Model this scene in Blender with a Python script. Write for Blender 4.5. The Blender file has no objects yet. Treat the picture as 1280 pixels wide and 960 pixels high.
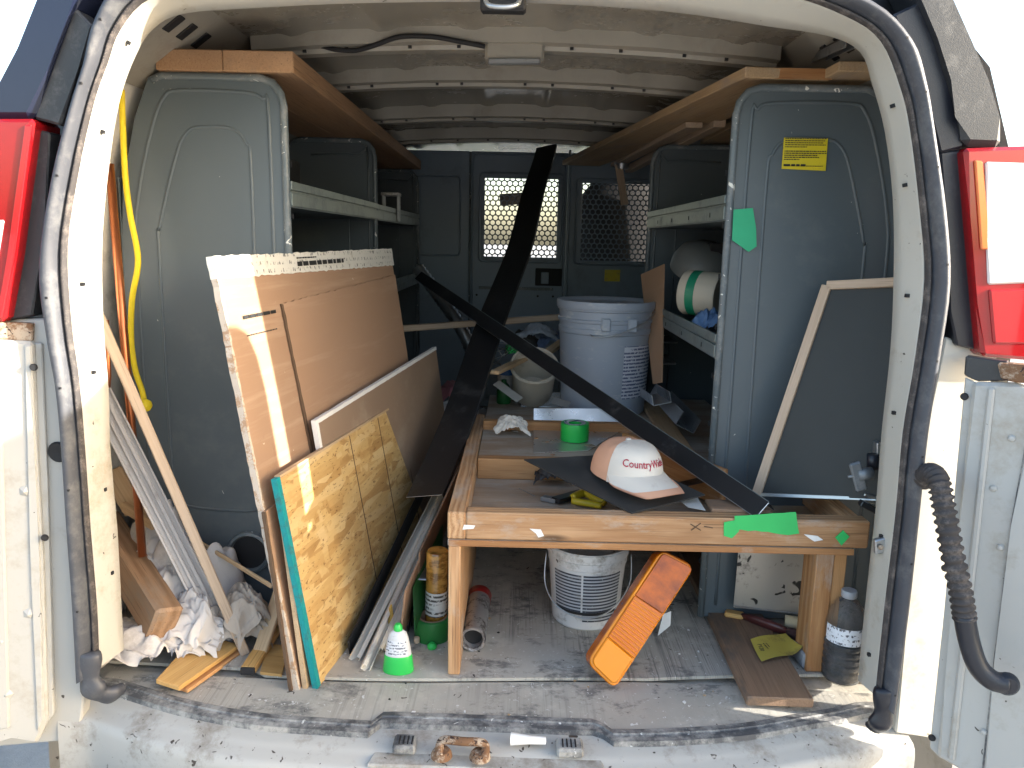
import bpy, bmesh, math, random
from mathutils import Vector, Matrix, noise
random.seed(7)
S = bpy.context.scene
COL = S.collection
R = math.radians

# ---------------------------------------------------------------- camera, sky, sun, exposure
CAM_LOC, (CR, CU, CF) = ((0.02, -1.29, 0.885), [(0.999738, 0.00996, 0.020585), (-0.022065, 0.18378, 0.98272), (-0.006004, 0.982917, -0.183951)])
cd = bpy.data.cameras.new('camera'); cam = bpy.data.objects.new('camera', cd); COL.objects.link(cam)
cd.sensor_width = 36; cd.lens = 27; cd.clip_start = 0.02; cd.clip_end = 2000
cam.matrix_world = Matrix(((CR[0], CU[0], -CF[0], CAM_LOC[0]), (CR[1], CU[1], -CF[1], CAM_LOC[1]), (CR[2], CU[2], -CF[2], CAM_LOC[2]), (0, 0, 0, 1)))
S.camera = cam
SUN_AZ, SUN_EL = 12.0, 16.0      # degrees behind the van's right side, degrees above the horizon
sv = Vector((math.cos(R(SUN_AZ))*math.cos(R(SUN_EL)), -math.sin(R(SUN_AZ))*math.cos(R(SUN_EL)), math.sin(R(SUN_EL))))
w = bpy.data.worlds.new('World'); S.world = w; w.use_nodes = True
nt = w.node_tree; bg = nt.nodes['Background']; sky = nt.nodes.new('ShaderNodeTexSky')
sky.sky_type = 'NISHITA'; sky.sun_disc = False; sky.sun_elevation = R(SUN_EL)
sky.sun_rotation = math.atan2(sv.x, sv.y); sky.air_density = 1.0; sky.dust_density = 3.0; sky.ozone_density = 1.0
nt.links.new(sky.outputs[0], bg.inputs[0]); bg.inputs[1].default_value = 0.15
sl = bpy.data.lights.new('sun', 'SUN'); sl.energy = 3.5; sl.angle = R(0.5); sl.color = (1, 0.95, 0.86)
so = bpy.data.objects.new('sun', sl); COL.objects.link(so); so.rotation_euler = sv.to_track_quat('Z', 'Y').to_euler(); so.location = sv*20
S.view_settings.view_transform = 'Standard'; S.view_settings.look = 'None'; S.view_settings.gamma = 1; S.view_settings.exposure = 2.35
S.view_settings.use_curve_mapping = False
S.cycles.max_bounces = 14; S.cycles.diffuse_bounces = 8; S.cycles.glossy_bounces = 4; S.cycles.transmission_bounces = 6

# ---------------------------------------------------------------- helpers
def world(o):
    if o is None: return Matrix()
    return (world(o.parent) @ o.matrix_parent_inverse if o.parent else Matrix()) @ o.matrix_basis
def setp(o, p):
    if p is not None:
        o.parent = p; o.matrix_parent_inverse = world(p).inverted()
def tag(o, label=None, cat=None, group=None, kind=None):
    if label: o['label'] = label
    if cat: o['category'] = cat
    if group: o['group'] = group
    if kind: o['kind'] = kind
    return o
def thing(name, label, cat, loc=(0, 0, 0), group=None):
    o = bpy.data.objects.new(name, None); COL.objects.link(o); o.location = loc; o.empty_display_size = .05
    return tag(o, label, cat, group)
def link(name, me, mat, parent=None, mw=None, smooth=False):
    if isinstance(mat, (list, tuple)):
        for m in mat: me.materials.append(m)
    else: me.materials.append(mat)
    if smooth:
        me.polygons.foreach_set('use_smooth', [True]*len(me.polygons))
    o = bpy.data.objects.new(name, me); COL.objects.link(o)
    if mw is not None: o.matrix_basis = mw
    setp(o, parent)
    return o
def frommesh(name, verts, faces, mat, parent=None, mw=None, smooth=False, bevel=0, uv=None, seg=1):
    bm = bmesh.new()
    vs = [bm.verts.new(v) for v in verts]
    lay = bm.loops.layers.uv.new('UVMap')
    for f in faces:
        try: bf = bm.faces.new([vs[i] for i in f])
        except ValueError: continue
        if uv:
            for l, i in zip(bf.loops, f): l[lay].uv = uv[i]
        else:
            for l, i in zip(bf.loops, f): l[lay].uv = verts[i][:2]
    if bevel: bmesh.ops.bevel(bm, geom=bm.edges[:], offset=bevel, segments=seg, affect='EDGES', clamp_overlap=True)
    bmesh.ops.recalc_face_normals(bm, faces=bm.faces[:])
    me = bpy.data.meshes.new(name); bm.to_mesh(me); bm.free()
    return link(name, me, mat, parent, mw, smooth)
def frame(o, x, n):
    x = Vector(x).normalized(); n = Vector(n); n = (n - x*n.dot(x)).normalized(); y = n.cross(x)
    return Matrix(((x.x, y.x, n.x, o[0]), (x.y, y.y, n.y, o[1]), (x.z, y.z, n.z, o[2]), (0, 0, 0, 1)))
BOXF = [(0, 1, 3, 2), (4, 6, 7, 5), (0, 4, 5, 1), (2, 3, 7, 6), (0, 2, 6, 4), (1, 5, 7, 3)]
def bar(name, a, b, wd, t, mat, parent=None, up=(0, 0, 1), bevel=.0015):
    a, b = Vector(a), Vector(b); L = (b-a).length
    vs = [(sx*L/2, sy*wd/2, sz*t/2) for sx in (-1, 1) for sy in (-1, 1) for sz in (-1, 1)]
    return frommesh(name, vs, BOXF, mat, parent, frame((a+b)/2, b-a, up), bevel=bevel)
def box(name, lo, hi, mat, parent=None, bevel=.002):
    c = [(lo[i]+hi[i])/2 for i in range(3)]; h = [(hi[i]-lo[i])/2 for i in range(3)]
    vs = [(sx*h[0], sy*h[1], sz*h[2]) for sx in (-1, 1) for sy in (-1, 1) for sz in (-1, 1)]
    return frommesh(name, vs, BOXF, mat, parent, Matrix.Translation(c), bevel=bevel)
def slab(name, pts, t, mat, parent=None, bevel=.001, xdir=None, rough=0, seed=0):
    """plate from a 3-D outline (first edge gives local X), thickness t behind the face that looks along +n"""
    P = [Vector(p) for p in pts]
    n = Vector((0, 0, 0))
    for i in range(len(P)): n += P[i].cross(P[(i+1) % len(P)])
    mw = frame(P[0], xdir or (P[1]-P[0]), n); inv = mw.inverted()
    Q = [inv @ p for p in P]
    if rough:
        q2 = []
        for i in range(len(Q)):
            a, b = Q[i], Q[(i+1) % len(Q)]; m = max(1, int((b-a).length/.012))
            for k in range(m):
                p = a.lerp(b, k/m); z = noise.noise(Vector((p.x*60+seed, p.y*60, seed)))*rough if k else 0
                d = (b-a).normalized(); q2.append(Vector((p.x-d.y*z, p.y+d.x*z, 0)))
        Q = q2
    N = len(Q)
    vs = [(q.x, q.y, 0) for q in Q] + [(q.x, q.y, -t) for q in Q]
    fs = [tuple(range(N)), tuple(range(2*N-1, N-1, -1))] + [(i, i+N, (i+1) % N+N, (i+1) % N) for i in range(N)]
    return frommesh(name, vs, fs, mat, parent, mw, bevel=bevel if not rough else 0)
def smoothpts(pts, sub=6):
    P = [Vector(p) for p in pts]; out = []
    for i in range(len(P)-1):
        p0, p1, p2, p3 = P[max(i-1, 0)], P[i], P[i+1], P[min(i+2, len(P)-1)]
        for k in range(sub):
            t = k/sub
            out.append(.5*((2*p1)+(-p0+p2)*t+(2*p0-5*p1+4*p2-p3)*t*t+(-p0+3*p1-3*p2+p3)*t**3))
    out.append(P[-1]); return out
def tube(name, pts, r, mat, parent=None, n=10, rad=None, caps=True, sq=None, squash=1.0, up=None):
    P = [Vector(p) for p in pts]; o = P[0].copy(); P = [p-o for p in P]
    vs, fs, uv = [], [], []
    nrm = Vector(up) if up else None; L = 0
    for i, p in enumerate(P):
        t = (P[min(i+1, len(P)-1)]-P[max(i-1, 0)]).normalized()
        if nrm is None: nrm = t.orthogonal()
        nrm = (nrm-t*nrm.dot(t)).normalized(); b = t.cross(nrm)
        rr = r if rad is None else rad[i]
        if i: L += (p-P[i-1]).length
        for k in range(n):
            a = 2*math.pi*k/n; vs.append(p+(nrm*math.cos(a)*squash+b*math.sin(a))*rr); uv.append((L, k/n*6.28*rr))
    for i in range(len(P)-1):
        for k in range(n): fs.append((i*n+k, i*n+(k+1) % n, (i+1)*n+(k+1) % n, (i+1)*n+k))
    if caps: fs += [tuple(range(n)), tuple(range((len(P)-1)*n, len(P)*n))]
    return frommesh(name, [tuple(v) for v in vs], fs, mat, parent, Matrix.Translation(o), smooth=True, uv=uv)
def lathe(name, prof, mat, parent=None, base=(0, 0, 0), axis=(0, 0, 1), n=36, spin=0, arc=None, sy=1.0, xref=None):
    z = Vector(axis).normalized(); x = Vector(xref) if xref else (Vector((1, 0, 0)) if abs(z.x) < .9 else Vector((0, 1, 0)))
    x = (x-z*x.dot(z)).normalized(); y = z.cross(x)
    mw = Matrix(((x.x, y.x, z.x, base[0]), (x.y, y.y, z.y, base[1]), (x.z, y.z, z.z, base[2]), (0, 0, 0, 1)))
    vs, fs, uv = [], [], []; full = arc is None; a0, a1 = (0, 2*math.pi) if full else (R(arc[0]), R(arc[1]))
    m = n if full else n+1
    for r, h in prof:
        for k in range(m):
            a = a0+(a1-a0)*k/n; vs.append((r*math.cos(a), r*sy*math.sin(a), h)); uv.append(((a-a0)*max(r, .01), h))
    for i in range(len(prof)-1):
        for k in range(n):
            k2 = (k+1) % m; fs.append((i*m+k, i*m+k2, (i+1)*m+k2, (i+1)*m+k))
    o = frommesh(name, vs, fs, mat, parent, mw, uv=uv)
    me = o.data
    me.polygons.foreach_set('use_smooth', [True]*len(me.polygons))
    try: me.set_sharp_from_angle(angle=R(40))
    except Exception: pass
    return o
def text(name, body, size, mat, mw, parent=None, extrude=.0006, align='CENTER', bend=None, shear=0):
    c = bpy.data.curves.new(name, 'FONT'); c.body = body; c.size = size; c.extrude = extrude; c.align_x = align; c.align_y = 'CENTER'; c.resolution_u = 2; c.shear = shear
    t = bpy.data.objects.new(name, c); COL.objects.link(t)
    me = bpy.data.meshes.new_from_object(t.evaluated_get(bpy.context.evaluated_depsgraph_get()))
    bpy.data.objects.remove(t); me.name = name; me.materials.clear()
    if bend:
        for v in me.vertices: v.co = bend(v.co)
    return link(name, me, mat, parent, mw)
def crumple(name, c, sx, sy, h, mat, parent=None, seed=0, rot=0, n=44, fold=1.0, tilt=None):
    vs, fs = [], []
    for i in range(n+1):
        for j in range(n+1):
            u, v = i/n*2-1, j/n*2-1
            k = Vector((u*1.3+seed*7.1, v*1.3, seed*3.3))
            e = 1+.28*noise.noise(k*1.2)
            wx = noise.noise(k*1.5+Vector((5, 0, 0)))*.22*fold; wy = noise.noise(k*1.5+Vector((0, 9, 0)))*.22*fold
            d = max(0, 1-(u*u+v*v)*.5)
            kw = k+Vector((noise.noise(k*1.1+Vector((3, 1, 7))), noise.noise(k*1.1+Vector((8, 2, 1))), 0))*.7
            ks = Vector((kw.x*2.6, kw.y*.8, kw.z)); kt = Vector((kw.x*1.3+kw.y*3.1, kw.y*1.2-kw.x*.9, kw.z+4))
            fa = min(.020, sx*.22)*fold
            z = h*d*(.85+.35*noise.noise(kw*1.1)) + fa*(1.9*abs(noise.noise(ks))**.8 + 1.3*abs(noise.noise(kt))**.8 + .45*abs(noise.noise(kw*5.0)))*(.25+.75*d**.5)
            z += .004+.003*noise.noise(k*6)
            vs.append(((u*e+wx)*sx, (v*e+wy)*sy, z))
    for i in range(n):
        for j in range(n): fs.append((i*(n+1)+j, (i+1)*(n+1)+j, (i+1)*(n+1)+j+1, i*(n+1)+j+1))
    mw = Matrix.Translation(c) @ (Matrix.Rotation(R(tilt[0]), 4, tilt[1]) if tilt else Matrix()) @ Matrix.Rotation(R(rot), 4, 'Z')
    return frommesh(name, vs, fs, mat, parent, mw, smooth=True)
def dashes(name, mw, rows, wid, mat, parent, rowh=.004, seed=1, th=.0004):
    """lines of print as thin raised ink strokes: rows = list of (y, length factor, height)"""
    rnd = random.Random(seed); vs, fs = [], []
    for y, f, hh in rows:
        x = 0
        while x < wid*f:
            l = rnd.uniform(.8, 3.2)*hh*1.2; l = min(l, wid*f-x)
            if l > hh*.3:
                b = len(vs); vs += [(x, y-hh/2, th), (x+l, y-hh/2, th), (x+l, y+hh/2, th), (x, y+hh/2, th)]; fs.append((b, b+1, b+2, b+3))
            x += l+hh*.5
    return tag(frommesh(name, vs, fs, mat, parent, mw), kind='stuff')

# ---------------------------------------------------------------- materials
class G:
    def __init__(s, name):
        s.m = bpy.data.materials.new(name); s.m.use_nodes = True; s.t = s.m.node_tree; s.b = s.t.nodes['Principled BSDF']
        tc = s.t.nodes.new('ShaderNodeTexCoord'); oi = s.t.nodes.new('ShaderNodeObjectInfo')
        mu = s.t.nodes.new('ShaderNodeMath'); mu.operation = 'MULTIPLY'; mu.inputs[1].default_value = 37.0; s.L(oi.outputs['Random'], mu.inputs[0])
        ad = s.t.nodes.new('ShaderNodeVectorMath'); ad.operation = 'ADD'; s.L(tc.outputs['Object'], ad.inputs[0]); s.L(mu.outputs[0], ad.inputs[1])
        s.co = ad.outputs[0]; s.uv = tc.outputs['UV']; s.rnd = oi.outputs['Random']; s.raw = tc.outputs['Object']
    def L(s, a, b): s.t.links.new(a, b)
    def mp(s, sc, co=None, rot=(0, 0, 0)):
        n = s.t.nodes.new('ShaderNodeMapping'); n.inputs['Scale'].default_value = sc if not isinstance(sc, (int, float)) else (sc,)*3
        n.inputs['Rotation'].default_value = rot; s.L(co or s.co, n.inputs['Vector']); return n.outputs[0]
    def noise(s, sc, detail=5, rough=.6, dist=0, co=None, rot=(0, 0, 0)):
        n = s.t.nodes.new('ShaderNodeTexNoise'); n.inputs['Scale'].default_value = 1; n.inputs['Detail'].default_value = detail
        n.inputs['Roughness'].default_value = rough; n.inputs['Distortion'].default_value = dist; s.L(s.mp(sc, co, rot), n.inputs['Vector']); return n.outputs['Fac']
    def vor(s, sc, feature='F1', co=None, rot=(0, 0, 0), out='Distance', rnd=1):
        n = s.t.nodes.new('ShaderNodeTexVoronoi'); n.feature = feature; n.inputs['Scale'].default_value = 1; n.inputs['Randomness'].default_value = rnd; s.L(s.mp(sc, co, rot), n.inputs['Vector']); return n.outputs[out]
    def wave(s, sc, dist=2, dscale=1, co=None, d='Y', detail=2):
        n = s.t.nodes.new('ShaderNodeTexWave'); n.bands_direction = d; n.inputs['Scale'].default_value = 1; n.inputs['Distortion'].default_value = dist; n.inputs['Detail'].default_value = detail
        n.inputs['Detail Scale'].default_value = dscale; s.L(s.mp(sc, co), n.inputs['Vector']); return n.outputs['Fac']
    def ramp(s, f, stops):
        n = s.t.nodes.new('ShaderNodeValToRGB'); e = n.color_ramp.elements
        while len(e) < len(stops): e.new(.5)
        for el, (p, c) in zip(e, stops):
            el.position = p; el.color = (c, c, c, 1) if isinstance(c, (int, float)) else (*c, 1)
        s.L(f, n.inputs[0]); return n.outputs[0]
    def mix(s, f, a, b, mode='MIX'):
        n = s.t.nodes.new('ShaderNodeMix'); n.data_type = 'RGBA'; n.blend_type = mode
        for i, v in ((0, f), (6, a), (7, b)):
            if isinstance(v, (int, float)): n.inputs[i].default_value = v if i == 0 else (v, v, v, 1)
            elif isinstance(v, tuple): n.inputs[i].default_value = (*v, 1)
            else: s.L(v, n.inputs[i])
        return n.outputs[2]
    def math(s, op, a, b):
        n = s.t.nodes.new('ShaderNodeMath'); n.operation = op
        for i, v in ((0, a), (1, b)):
            if isinstance(v, (int, float)): n.inputs[i].default_value = v
            else: s.L(v, n.inputs[i])
        return n.outputs[0]
    def fin(s, col, rough=.6, metal=0, bump=None, bs=.3, bd=.002, spec=None, **kw):
        for k, v in (('Base Color', col), ('Roughness', rough), ('Metallic', metal)):
            if isinstance(v, (int, float)): s.b.inputs[k].default_value = v
            elif isinstance(v, tuple): s.b.inputs[k].default_value = (*v, 1)
            else: s.L(v, s.b.inputs[k])
        if spec is not None: s.b.inputs['Specular IOR Level'].default_value = spec
        for k, v in kw.items(): s.b.inputs[k.replace('_', ' ')].default_value = v
        if bump is not None:
            n = s.t.nodes.new('ShaderNodeBump'); n.inputs['Strength'].default_value = bs; n.inputs['Distance'].default_value = bd; s.L(bump, n.inputs['Height']); s.L(n.outputs[0], s.b.inputs['Normal'])
        return s.m
def sc(c, k): return tuple(x*k for x in c)
def _q(p, k=.62): return .5+(p-.5)*k
def paint(name, c, var=.12, scale=6, rough=.45, metal=0, dirt=None, damt=(.55, .75), dscale=4, speck=None, sp=(.80, .83), sscale=70, streak=None, bs=.15, bscale=60, spec=None, **kw):
    g = G(name); a = g.mix(g.noise(scale, 6), sc(c, 1-var), sc(c, 1+var))
    r = rough
    if streak: a = g.mix(g.ramp(g.noise(streak[0], 4, .7), [(.42, 0), (.75, streak[2])]), a, streak[1])
    if dirt:
        f = g.ramp(g.math('ADD', g.math('MULTIPLY', g.noise(dscale, 8, .72), .8), g.math('MULTIPLY', g.noise(dscale*9, 4, .7), .2)), [(_q(damt[0]), 0), (_q(damt[1]), .92)])
        a = g.mix(f, a, dirt); r = g.ramp(f, [(0, rough), (1, min(1, rough+.3))])
    if speck: a = g.mix(g.ramp(g.noise(sscale, 2, .5, 1), [(_q(sp[0], .90), 0), (_q(sp[1], .90), 1)]), a, speck)
    return g.fin(a, r, metal, g.noise(bscale, 4), bs, .001, spec, **kw)
def wood(name, c1, c2, ring=14, rough=.65, dirt=None, damt=(.6, .8), bs=.35, knots=True):
    g = G(name)
    wv = g.wave((ring*.12, ring, ring*.9), 5, 1.4, detail=3)
    fine = g.noise((6, 260, 260), 4, .7)
    big = g.noise((2, 9, 9), 4)
    f = g.math('ADD', g.math('MULTIPLY', wv, .34 if knots else .10), g.math('ADD', g.math('MULTIPLY', fine, .55 if knots else .75), g.math('MULTIPLY', big, .32)))
    a = g.ramp(f, [(.38, c2), (.58, sc(tuple((x+y)/2 for x, y in zip(c1, c2)), 1)), (.80, c1)])
    a = g.mix(g.ramp(g.noise((7, 330, 330), 3, .6), [(.60, 0), (.68, .7)]), a, sc(c2, .45))
    tint = g.ramp(g.rnd, [(0, .86), (1, 1.1)]); a = g.mix(1.0, a, tint, 'MULTIPLY')
    if knots: a = g.mix(g.ramp(g.vor((2.2, 9, 9)), [(.035, 1), (.09, 0)]), a, sc(c2, .35))
    if dirt: a = g.mix(g.ramp(g.noise((5, 12, 12), 7, .7), [(_q(damt[0]), 0), (_q(damt[1]), .9)]), a, dirt)
    return g.fin(a, rough, 0, f, bs, .0015)
def printed(name, paper, ink, row=.006, dens=.5, blk=None, rough=.5, dirt=None, metal=0):
    """flat print on a label: rows of word-like dashes along UV v"""
    g = G(name)
    rows = g.ramp(g.wave((0, 6.2832/row/20*1.0, 0), 0, co=g.uv), [(.45, 0), (.5, 1)])
    words = g.ramp(g.noise((190, 1/row, 1), 2, .6, co=g.uv), [(dens-.04, 0), (dens+.04, 1)])
    para = g.ramp(g.noise((9, 26, 1), 1, .5, co=g.uv), [(.33, 0), (.36, 1)])
    f = g.math('MULTIPLY', g.math('MULTIPLY', rows, words), para)
    a = g.mix(f, paper, ink)
    if blk: a = g.mix(g.ramp(g.noise((7, 30, 1), 0, co=g.uv), [(blk, 0), (blk+.01, 1)]), a, ink)
    if dirt: a = g.mix(g.ramp(g.noise(30, 7, .7), [(.55, 0), (.78, .9)]), a, dirt)
    return g.fin(a, rough, metal, g.noise(40, 3), .1, .001)

DUST = (.36, .34, .30)
M = {}
M['white'] = paint('white van paint', (.40, .395, .375), .06, 5, .42, dirt=(.30, .265, .21), damt=(.54, .80), dscale=5, speck=(.05, .045, .04), sp=(.77, .79), sscale=45, bs=.1)
M['jamb'] = paint('cream white jamb paint', (.47, .455, .41), .05, 5, .40, dirt=(.34, .29, .22), damt=(.56, .80), dscale=6, speck=(.06, .05, .04), sp=(.77, .79), sscale=60, bs=.1)
M['sill'] = paint('scuffed sill paint', (.40, .39, .365), .06, 6, .5, dirt=(.20, .17, .135), damt=(.50, .74), dscale=7, speck=(.05, .04, .035), sp=(.70, .74), sscale=50, bs=.25)
M['rubber'] = paint('dusty rubber seal', (.05, .054, .066), .25, 20, .5, dirt=(.15, .15, .15), damt=(.50, .86), dscale=12, bs=.2)
M['rubber_lip'] = paint('rubber lip', (.04, .035, .035), .3, 60, .7, dirt=(.2, .17, .15), damt=(.5, .8), dscale=30)
M['edge_rubber'] = paint('worn sill rubber', (.075, .077, .082), .3, 14, .6, dirt=(.36, .35, .325), damt=(.40, .62), dscale=12, speck=(.5, .5, .48), sp=(.72, .75), sscale=60, bs=.4)
M['roof'] = paint('tan roof skin', (.29, .265, .22), .12, 3, .24, dirt=(.25, .22, .18), damt=(.55, .85), dscale=3, bs=.06)
M['rib'] = paint('roof bow paint', (.32, .295, .25), .12, 5, .42, dirt=(.25, .22, .18), damt=(.55, .85), dscale=6)
M['inner'] = paint('inner wall paint', (.66, .64, .60), .1, 4, .45, dirt=(.12, .11, .10), damt=(.5, .8), dscale=3)
M['steel'] = paint('grey painted shelf steel', (.082, .104, .120), .10, 3, .36, dirt=(.13, .145, .15), damt=(.58, .86), dscale=3, speck=(.5, .5, .48), sp=(.80, .81), sscale=38, bs=.08)
M['steel_edge'] = paint('chipped shelf edge', (.11, .135, .15), .12, 8, .35, dirt=(.24, .25, .25), damt=(.5, .75), dscale=14, speck=(.7, .7, .66), sp=(.70, .72), sscale=70, bs=.15)
M['lip'] = paint('shelf lip metal', (.17, .205, .205), .15, 10, .32, metal=.3, dirt=(.18, .2, .2), damt=(.5, .75), dscale=10, bs=.1)
M['partition'] = paint('dark grey partition paint', (.20, .26, .325), .08, 3, .40, dirt=(.15, .17, .18), damt=(.55, .85), dscale=3, bs=.05)
M['black_trim'] = paint('black pillar trim', (.014, .016, .024), .15, 12, .36, dirt=(.05, .05, .055), damt=(.55, .85), dscale=8, bs=.35, bscale=500)
M['black_gloss'] = paint('black corner cap', (.012, .016, .035), .1, 12, .18, bs=.05)
M['textured'] = paint('grained grey plastic', (.03, .031, .034), .2, 40, .40, dirt=(.09, .09, .09), damt=(.55, .85), dscale=25, bs=.35, bscale=600)
M['void'] = paint('black plastic and hole shade', (.012, .012, .014), .2, 20, .7)  # real black plastic; also painted where holes and slots would be dark inside
M['black_metal'] = paint('black painted metal', (.012, .013, .015), .2, 12, .33, dirt=(.07, .07, .07), damt=(.58, .85), dscale=9, bs=.06)
M['galv'] = paint('dull galvanised metal', (.42, .44, .46), .15, 14, .34, metal=.85, dirt=(.2, .2, .2), damt=(.55, .8), dscale=12, bs=.1)
M['rust'] = paint('rusted steel', (.17, .085, .04), .4, 40, .8, dirt=(.42, .34, .26), damt=(.48, .62), dscale=30, speck=(.04, .02, .015), sp=(.62, .66), sscale=90, bs=.8)
M['fir'] = wood('orange construction lumber', (.50, .27, .115), (.31, .135, .045), 16, dirt=(.40, .33, .27), damt=(.58, .85))
M['firworn'] = wood('worn bench lumber', (.54, .33, .175), (.33, .165, .07), 26, dirt=(.42, .36, .30), damt=(.54, .84), bs=.6)
M['shelfwood'] = wood('shelf plank wood', (.43, .26, .145), (.30, .165, .085), 3, knots=False, dirt=(.30, .2, .13), damt=(.6, .9))
M['pine'] = wood('pale pine plank', (.56, .41, .25), (.40, .26, .14), 4, knots=False, dirt=(.32, .25, .2), damt=(.55, .8))
M['brownplank'] = wood('weathered brown plank', (.30, .19, .12), (.19, .115, .07), 4, knots=False, dirt=(.11, .09, .075), damt=(.52, .75))
M['birch'] = wood('golden veneer plywood', (.60, .37, .14), (.46, .25, .075), 9, .45, knots=False, bs=.1)
M['palewood'] = wood('pale trim wood', (.52, .40, .30), (.40, .29, .20), 8, knots=False, bs=.1)
M['plydusty'] = wood('dusty plywood deck', (.40, .31, .23), (.29, .20, .13), 4, knots=False, dirt=(.40, .36, .31), damt=(.40, .66), bs=.2)
M['tanply'] = wood('tan thin plywood', (.52, .38, .24), (.42, .28, .15), 6, knots=False, dirt=(.3, .22, .15), damt=(.6, .85), bs=.15)

def mk_floor(name, base, dark, light, streaky):
    g = G(name)
    a = g.mix(g.noise((7, 5, 5), 7, .68), sc(base, .72), sc(base, 1.22))
    s1 = g.ramp(g.noise((150, 2.2, 1), 4, .75), [(.50, 0), (.60, 1)])
    m1 = g.ramp(g.noise((4, 2.4, 1), 4, .6), [(.44, 0), (.56, streaky)])
    a = g.mix(g.math('MULTIPLY', s1, m1), a, dark)
    a = g.mix(g.ramp(g.noise((6, 9, 1), 9, .78), [(.52, 0), (.60, .85)]), a, dark)
    a = g.mix(g.ramp(g.noise((5, 5, 1), 6, .7, co=g.mp(1, rot=(0, 0, 1))), [(.52, 0), (.64, .7)]), a, light)
    a = g.mix(g.ramp(g.noise(75, 2, .5, 1.5), [(.69, 0), (.70, 1)]), a, (.62, .61, .58))
    a = g.mix(g.ramp(g.noise(48, 2, .5, .8), [(.735, 0), (.75, 1)]), a, (.03, .02, .02))
    return g.fin(a, .72, 0, g.noise((90, 40, 60), 5, .7), .35, .002)
M['liner'] = mk_floor('worn cargo liner', (.43, .40, .345), (.12, .118, .112), (.57, .535, .46), .8)
M['mat'] = mk_floor('dusty rear mat', (.43, .40, .345), (.14, .138, .13), (.58, .545, .47), .3)
g = G('concrete'); M['asphalt'] = g.fin(g.mix(g.ramp(g.noise(1.2, 8, .75), [(.4, 0), (.62, 1)]), g.mix(g.noise(60, 6, .8), (.30, .29, .27), (.44, .42, .39)), (.24, .23, .215)), .85, 0, g.noise(220, 4), .5, .004)

# ================================================================ SETTING
gnd = frommesh('ground', [(-300, -300, -.74), (300, -300, -.74), (300, 300, -.74), (-300, 300, -.74)], [(0, 1, 2, 3)], M['asphalt']); tag(gnd, kind='structure')

# ================================================================ VAN
van = thing('cargo_van', 'white cargo van seen from behind with both rear doors open', 'van', (0, 1.3, -.74))
def strip(name, rings, mat, parent, smooth=True, closed=False):
    n = len(rings[0]); vs = [tuple(p) for r in rings for p in r]; fs = []
    for i in range(len(rings)-1):
        for k in range(n-1 if not closed else n): fs.append((i*n+k, i*n+(k+1) % n, (i+1)*n+(k+1) % n, (i+1)*n+k))
    return frommesh(name, vs, fs, mat, parent, smooth=smooth)
IN = [(-0.7288, 0.07, 0.0904), (-0.727, 0.07, 0.1788), (-0.7234, 0.07, 0.331), (-0.7246, 0.07, 0.4941), (-0.7196, 0.07, 0.5993), (-0.7195, 0.07, 0.7316), (-0.7101, 0.07, 0.8707), (-0.6875, 0.07, 1.0022), (-0.662, 0.07, 1.1047), (-0.6298, 0.07, 1.1768), (-0.5975, 0.07, 1.2188), (-0.5453, 0.07, 1.2433), (-0.4251, 0.07, 1.2541), (-0.2525, 0.07, 1.2646), (-0.0015, 0.07, 1.2703), (0.2494, 0.07, 1.2612), (0.4222, 0.07, 1.2409), (0.5224, 0.07, 1.2278), (0.5777, 0.07, 1.2039), (0.6028, 0.07, 1.154), (0.6325, 0.07, 1.0777), (0.6584, 0.07, 0.9663), (0.6738, 0.07, 0.8415), (0.6829, 0.07, 0.7092), (0.6838, 0.07, 0.557), (0.6886, 0.07, 0.4047), (0.6893, 0.07, 0.2151), (0.6912, 0.07, 0.0638)]
MID = [(-0.7435, 0.005, 0.0899), (-0.7384, 0.005, 0.2098), (-0.7379, 0.005, 0.3608), (-0.7356, 0.005, 0.5117), (-0.7356, 0.005, 0.6287), (-0.7409, 0.005, 0.7296), (-0.7367, 0.005, 0.8569), (-0.7076, 0.005, 0.9803), (-0.674, 0.005, 1.0872), (-0.6472, 0.005, 1.1487), (-0.6214, 0.005, 1.203), (-0.5673, 0.005, 1.2512), (-0.4396, 0.005, 1.2826), (-0.2511, 0.005, 1.2997), (-0.0015, 0.005, 1.3041), (0.2541, 0.005, 1.2947), (0.4175, 0.005, 1.2744), (0.5268, 0.005, 1.2414), (0.5846, 0.005, 1.2047), (0.6224, 0.005, 1.1372), (0.6451, 0.005, 1.073), (0.6749, 0.005, 0.9506), (0.6967, 0.005, 0.8341), (0.6965, 0.005, 0.6994), (0.6906, 0.005, 0.5735), (0.6945, 0.005, 0.4285), (0.6946, 0.005, 0.2481), (0.6963, 0.005, 0.0716)]
OUT = [(-0.7797, 0, 0.0677), (-0.7743, 0, 0.2192), (-0.7714, 0, 0.3724), (-0.7678, 0, 0.5123), (-0.7682, 0, 0.6191), (-0.7763, 0, 0.7116), (-0.7784, 0, 0.8219), (-0.744, 0, 0.9665), (-0.706, 0, 1.0735), (-0.6785, 0, 1.141), (-0.6536, 0, 1.213), (-0.6012, 0, 1.2724), (-0.4614, 0, 1.3094), (-0.2558, 0, 1.3243), (-0.0021, 0, 1.3321), (0.2577, 0, 1.3218), (0.4262, 0, 1.2984), (0.5576, 0, 1.2604), (0.6261, 0, 1.2043), (0.6546, 0, 1.1441), (0.6758, 0, 1.0729), (0.7108, 0, 0.9448), (0.7318, 0, 0.8285), (0.7299, 0, 0.7037), (0.7258, 0, 0.5685), (0.7282, 0, 0.4312), (0.7308, 0, 0.25), (0.728, 0, 0.0432)]
IN, MID, OUT = smoothpts(IN, 4), smoothpts(MID, 4), smoothpts(OUT, 4)
CX, CZ = -.01, .6
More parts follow.
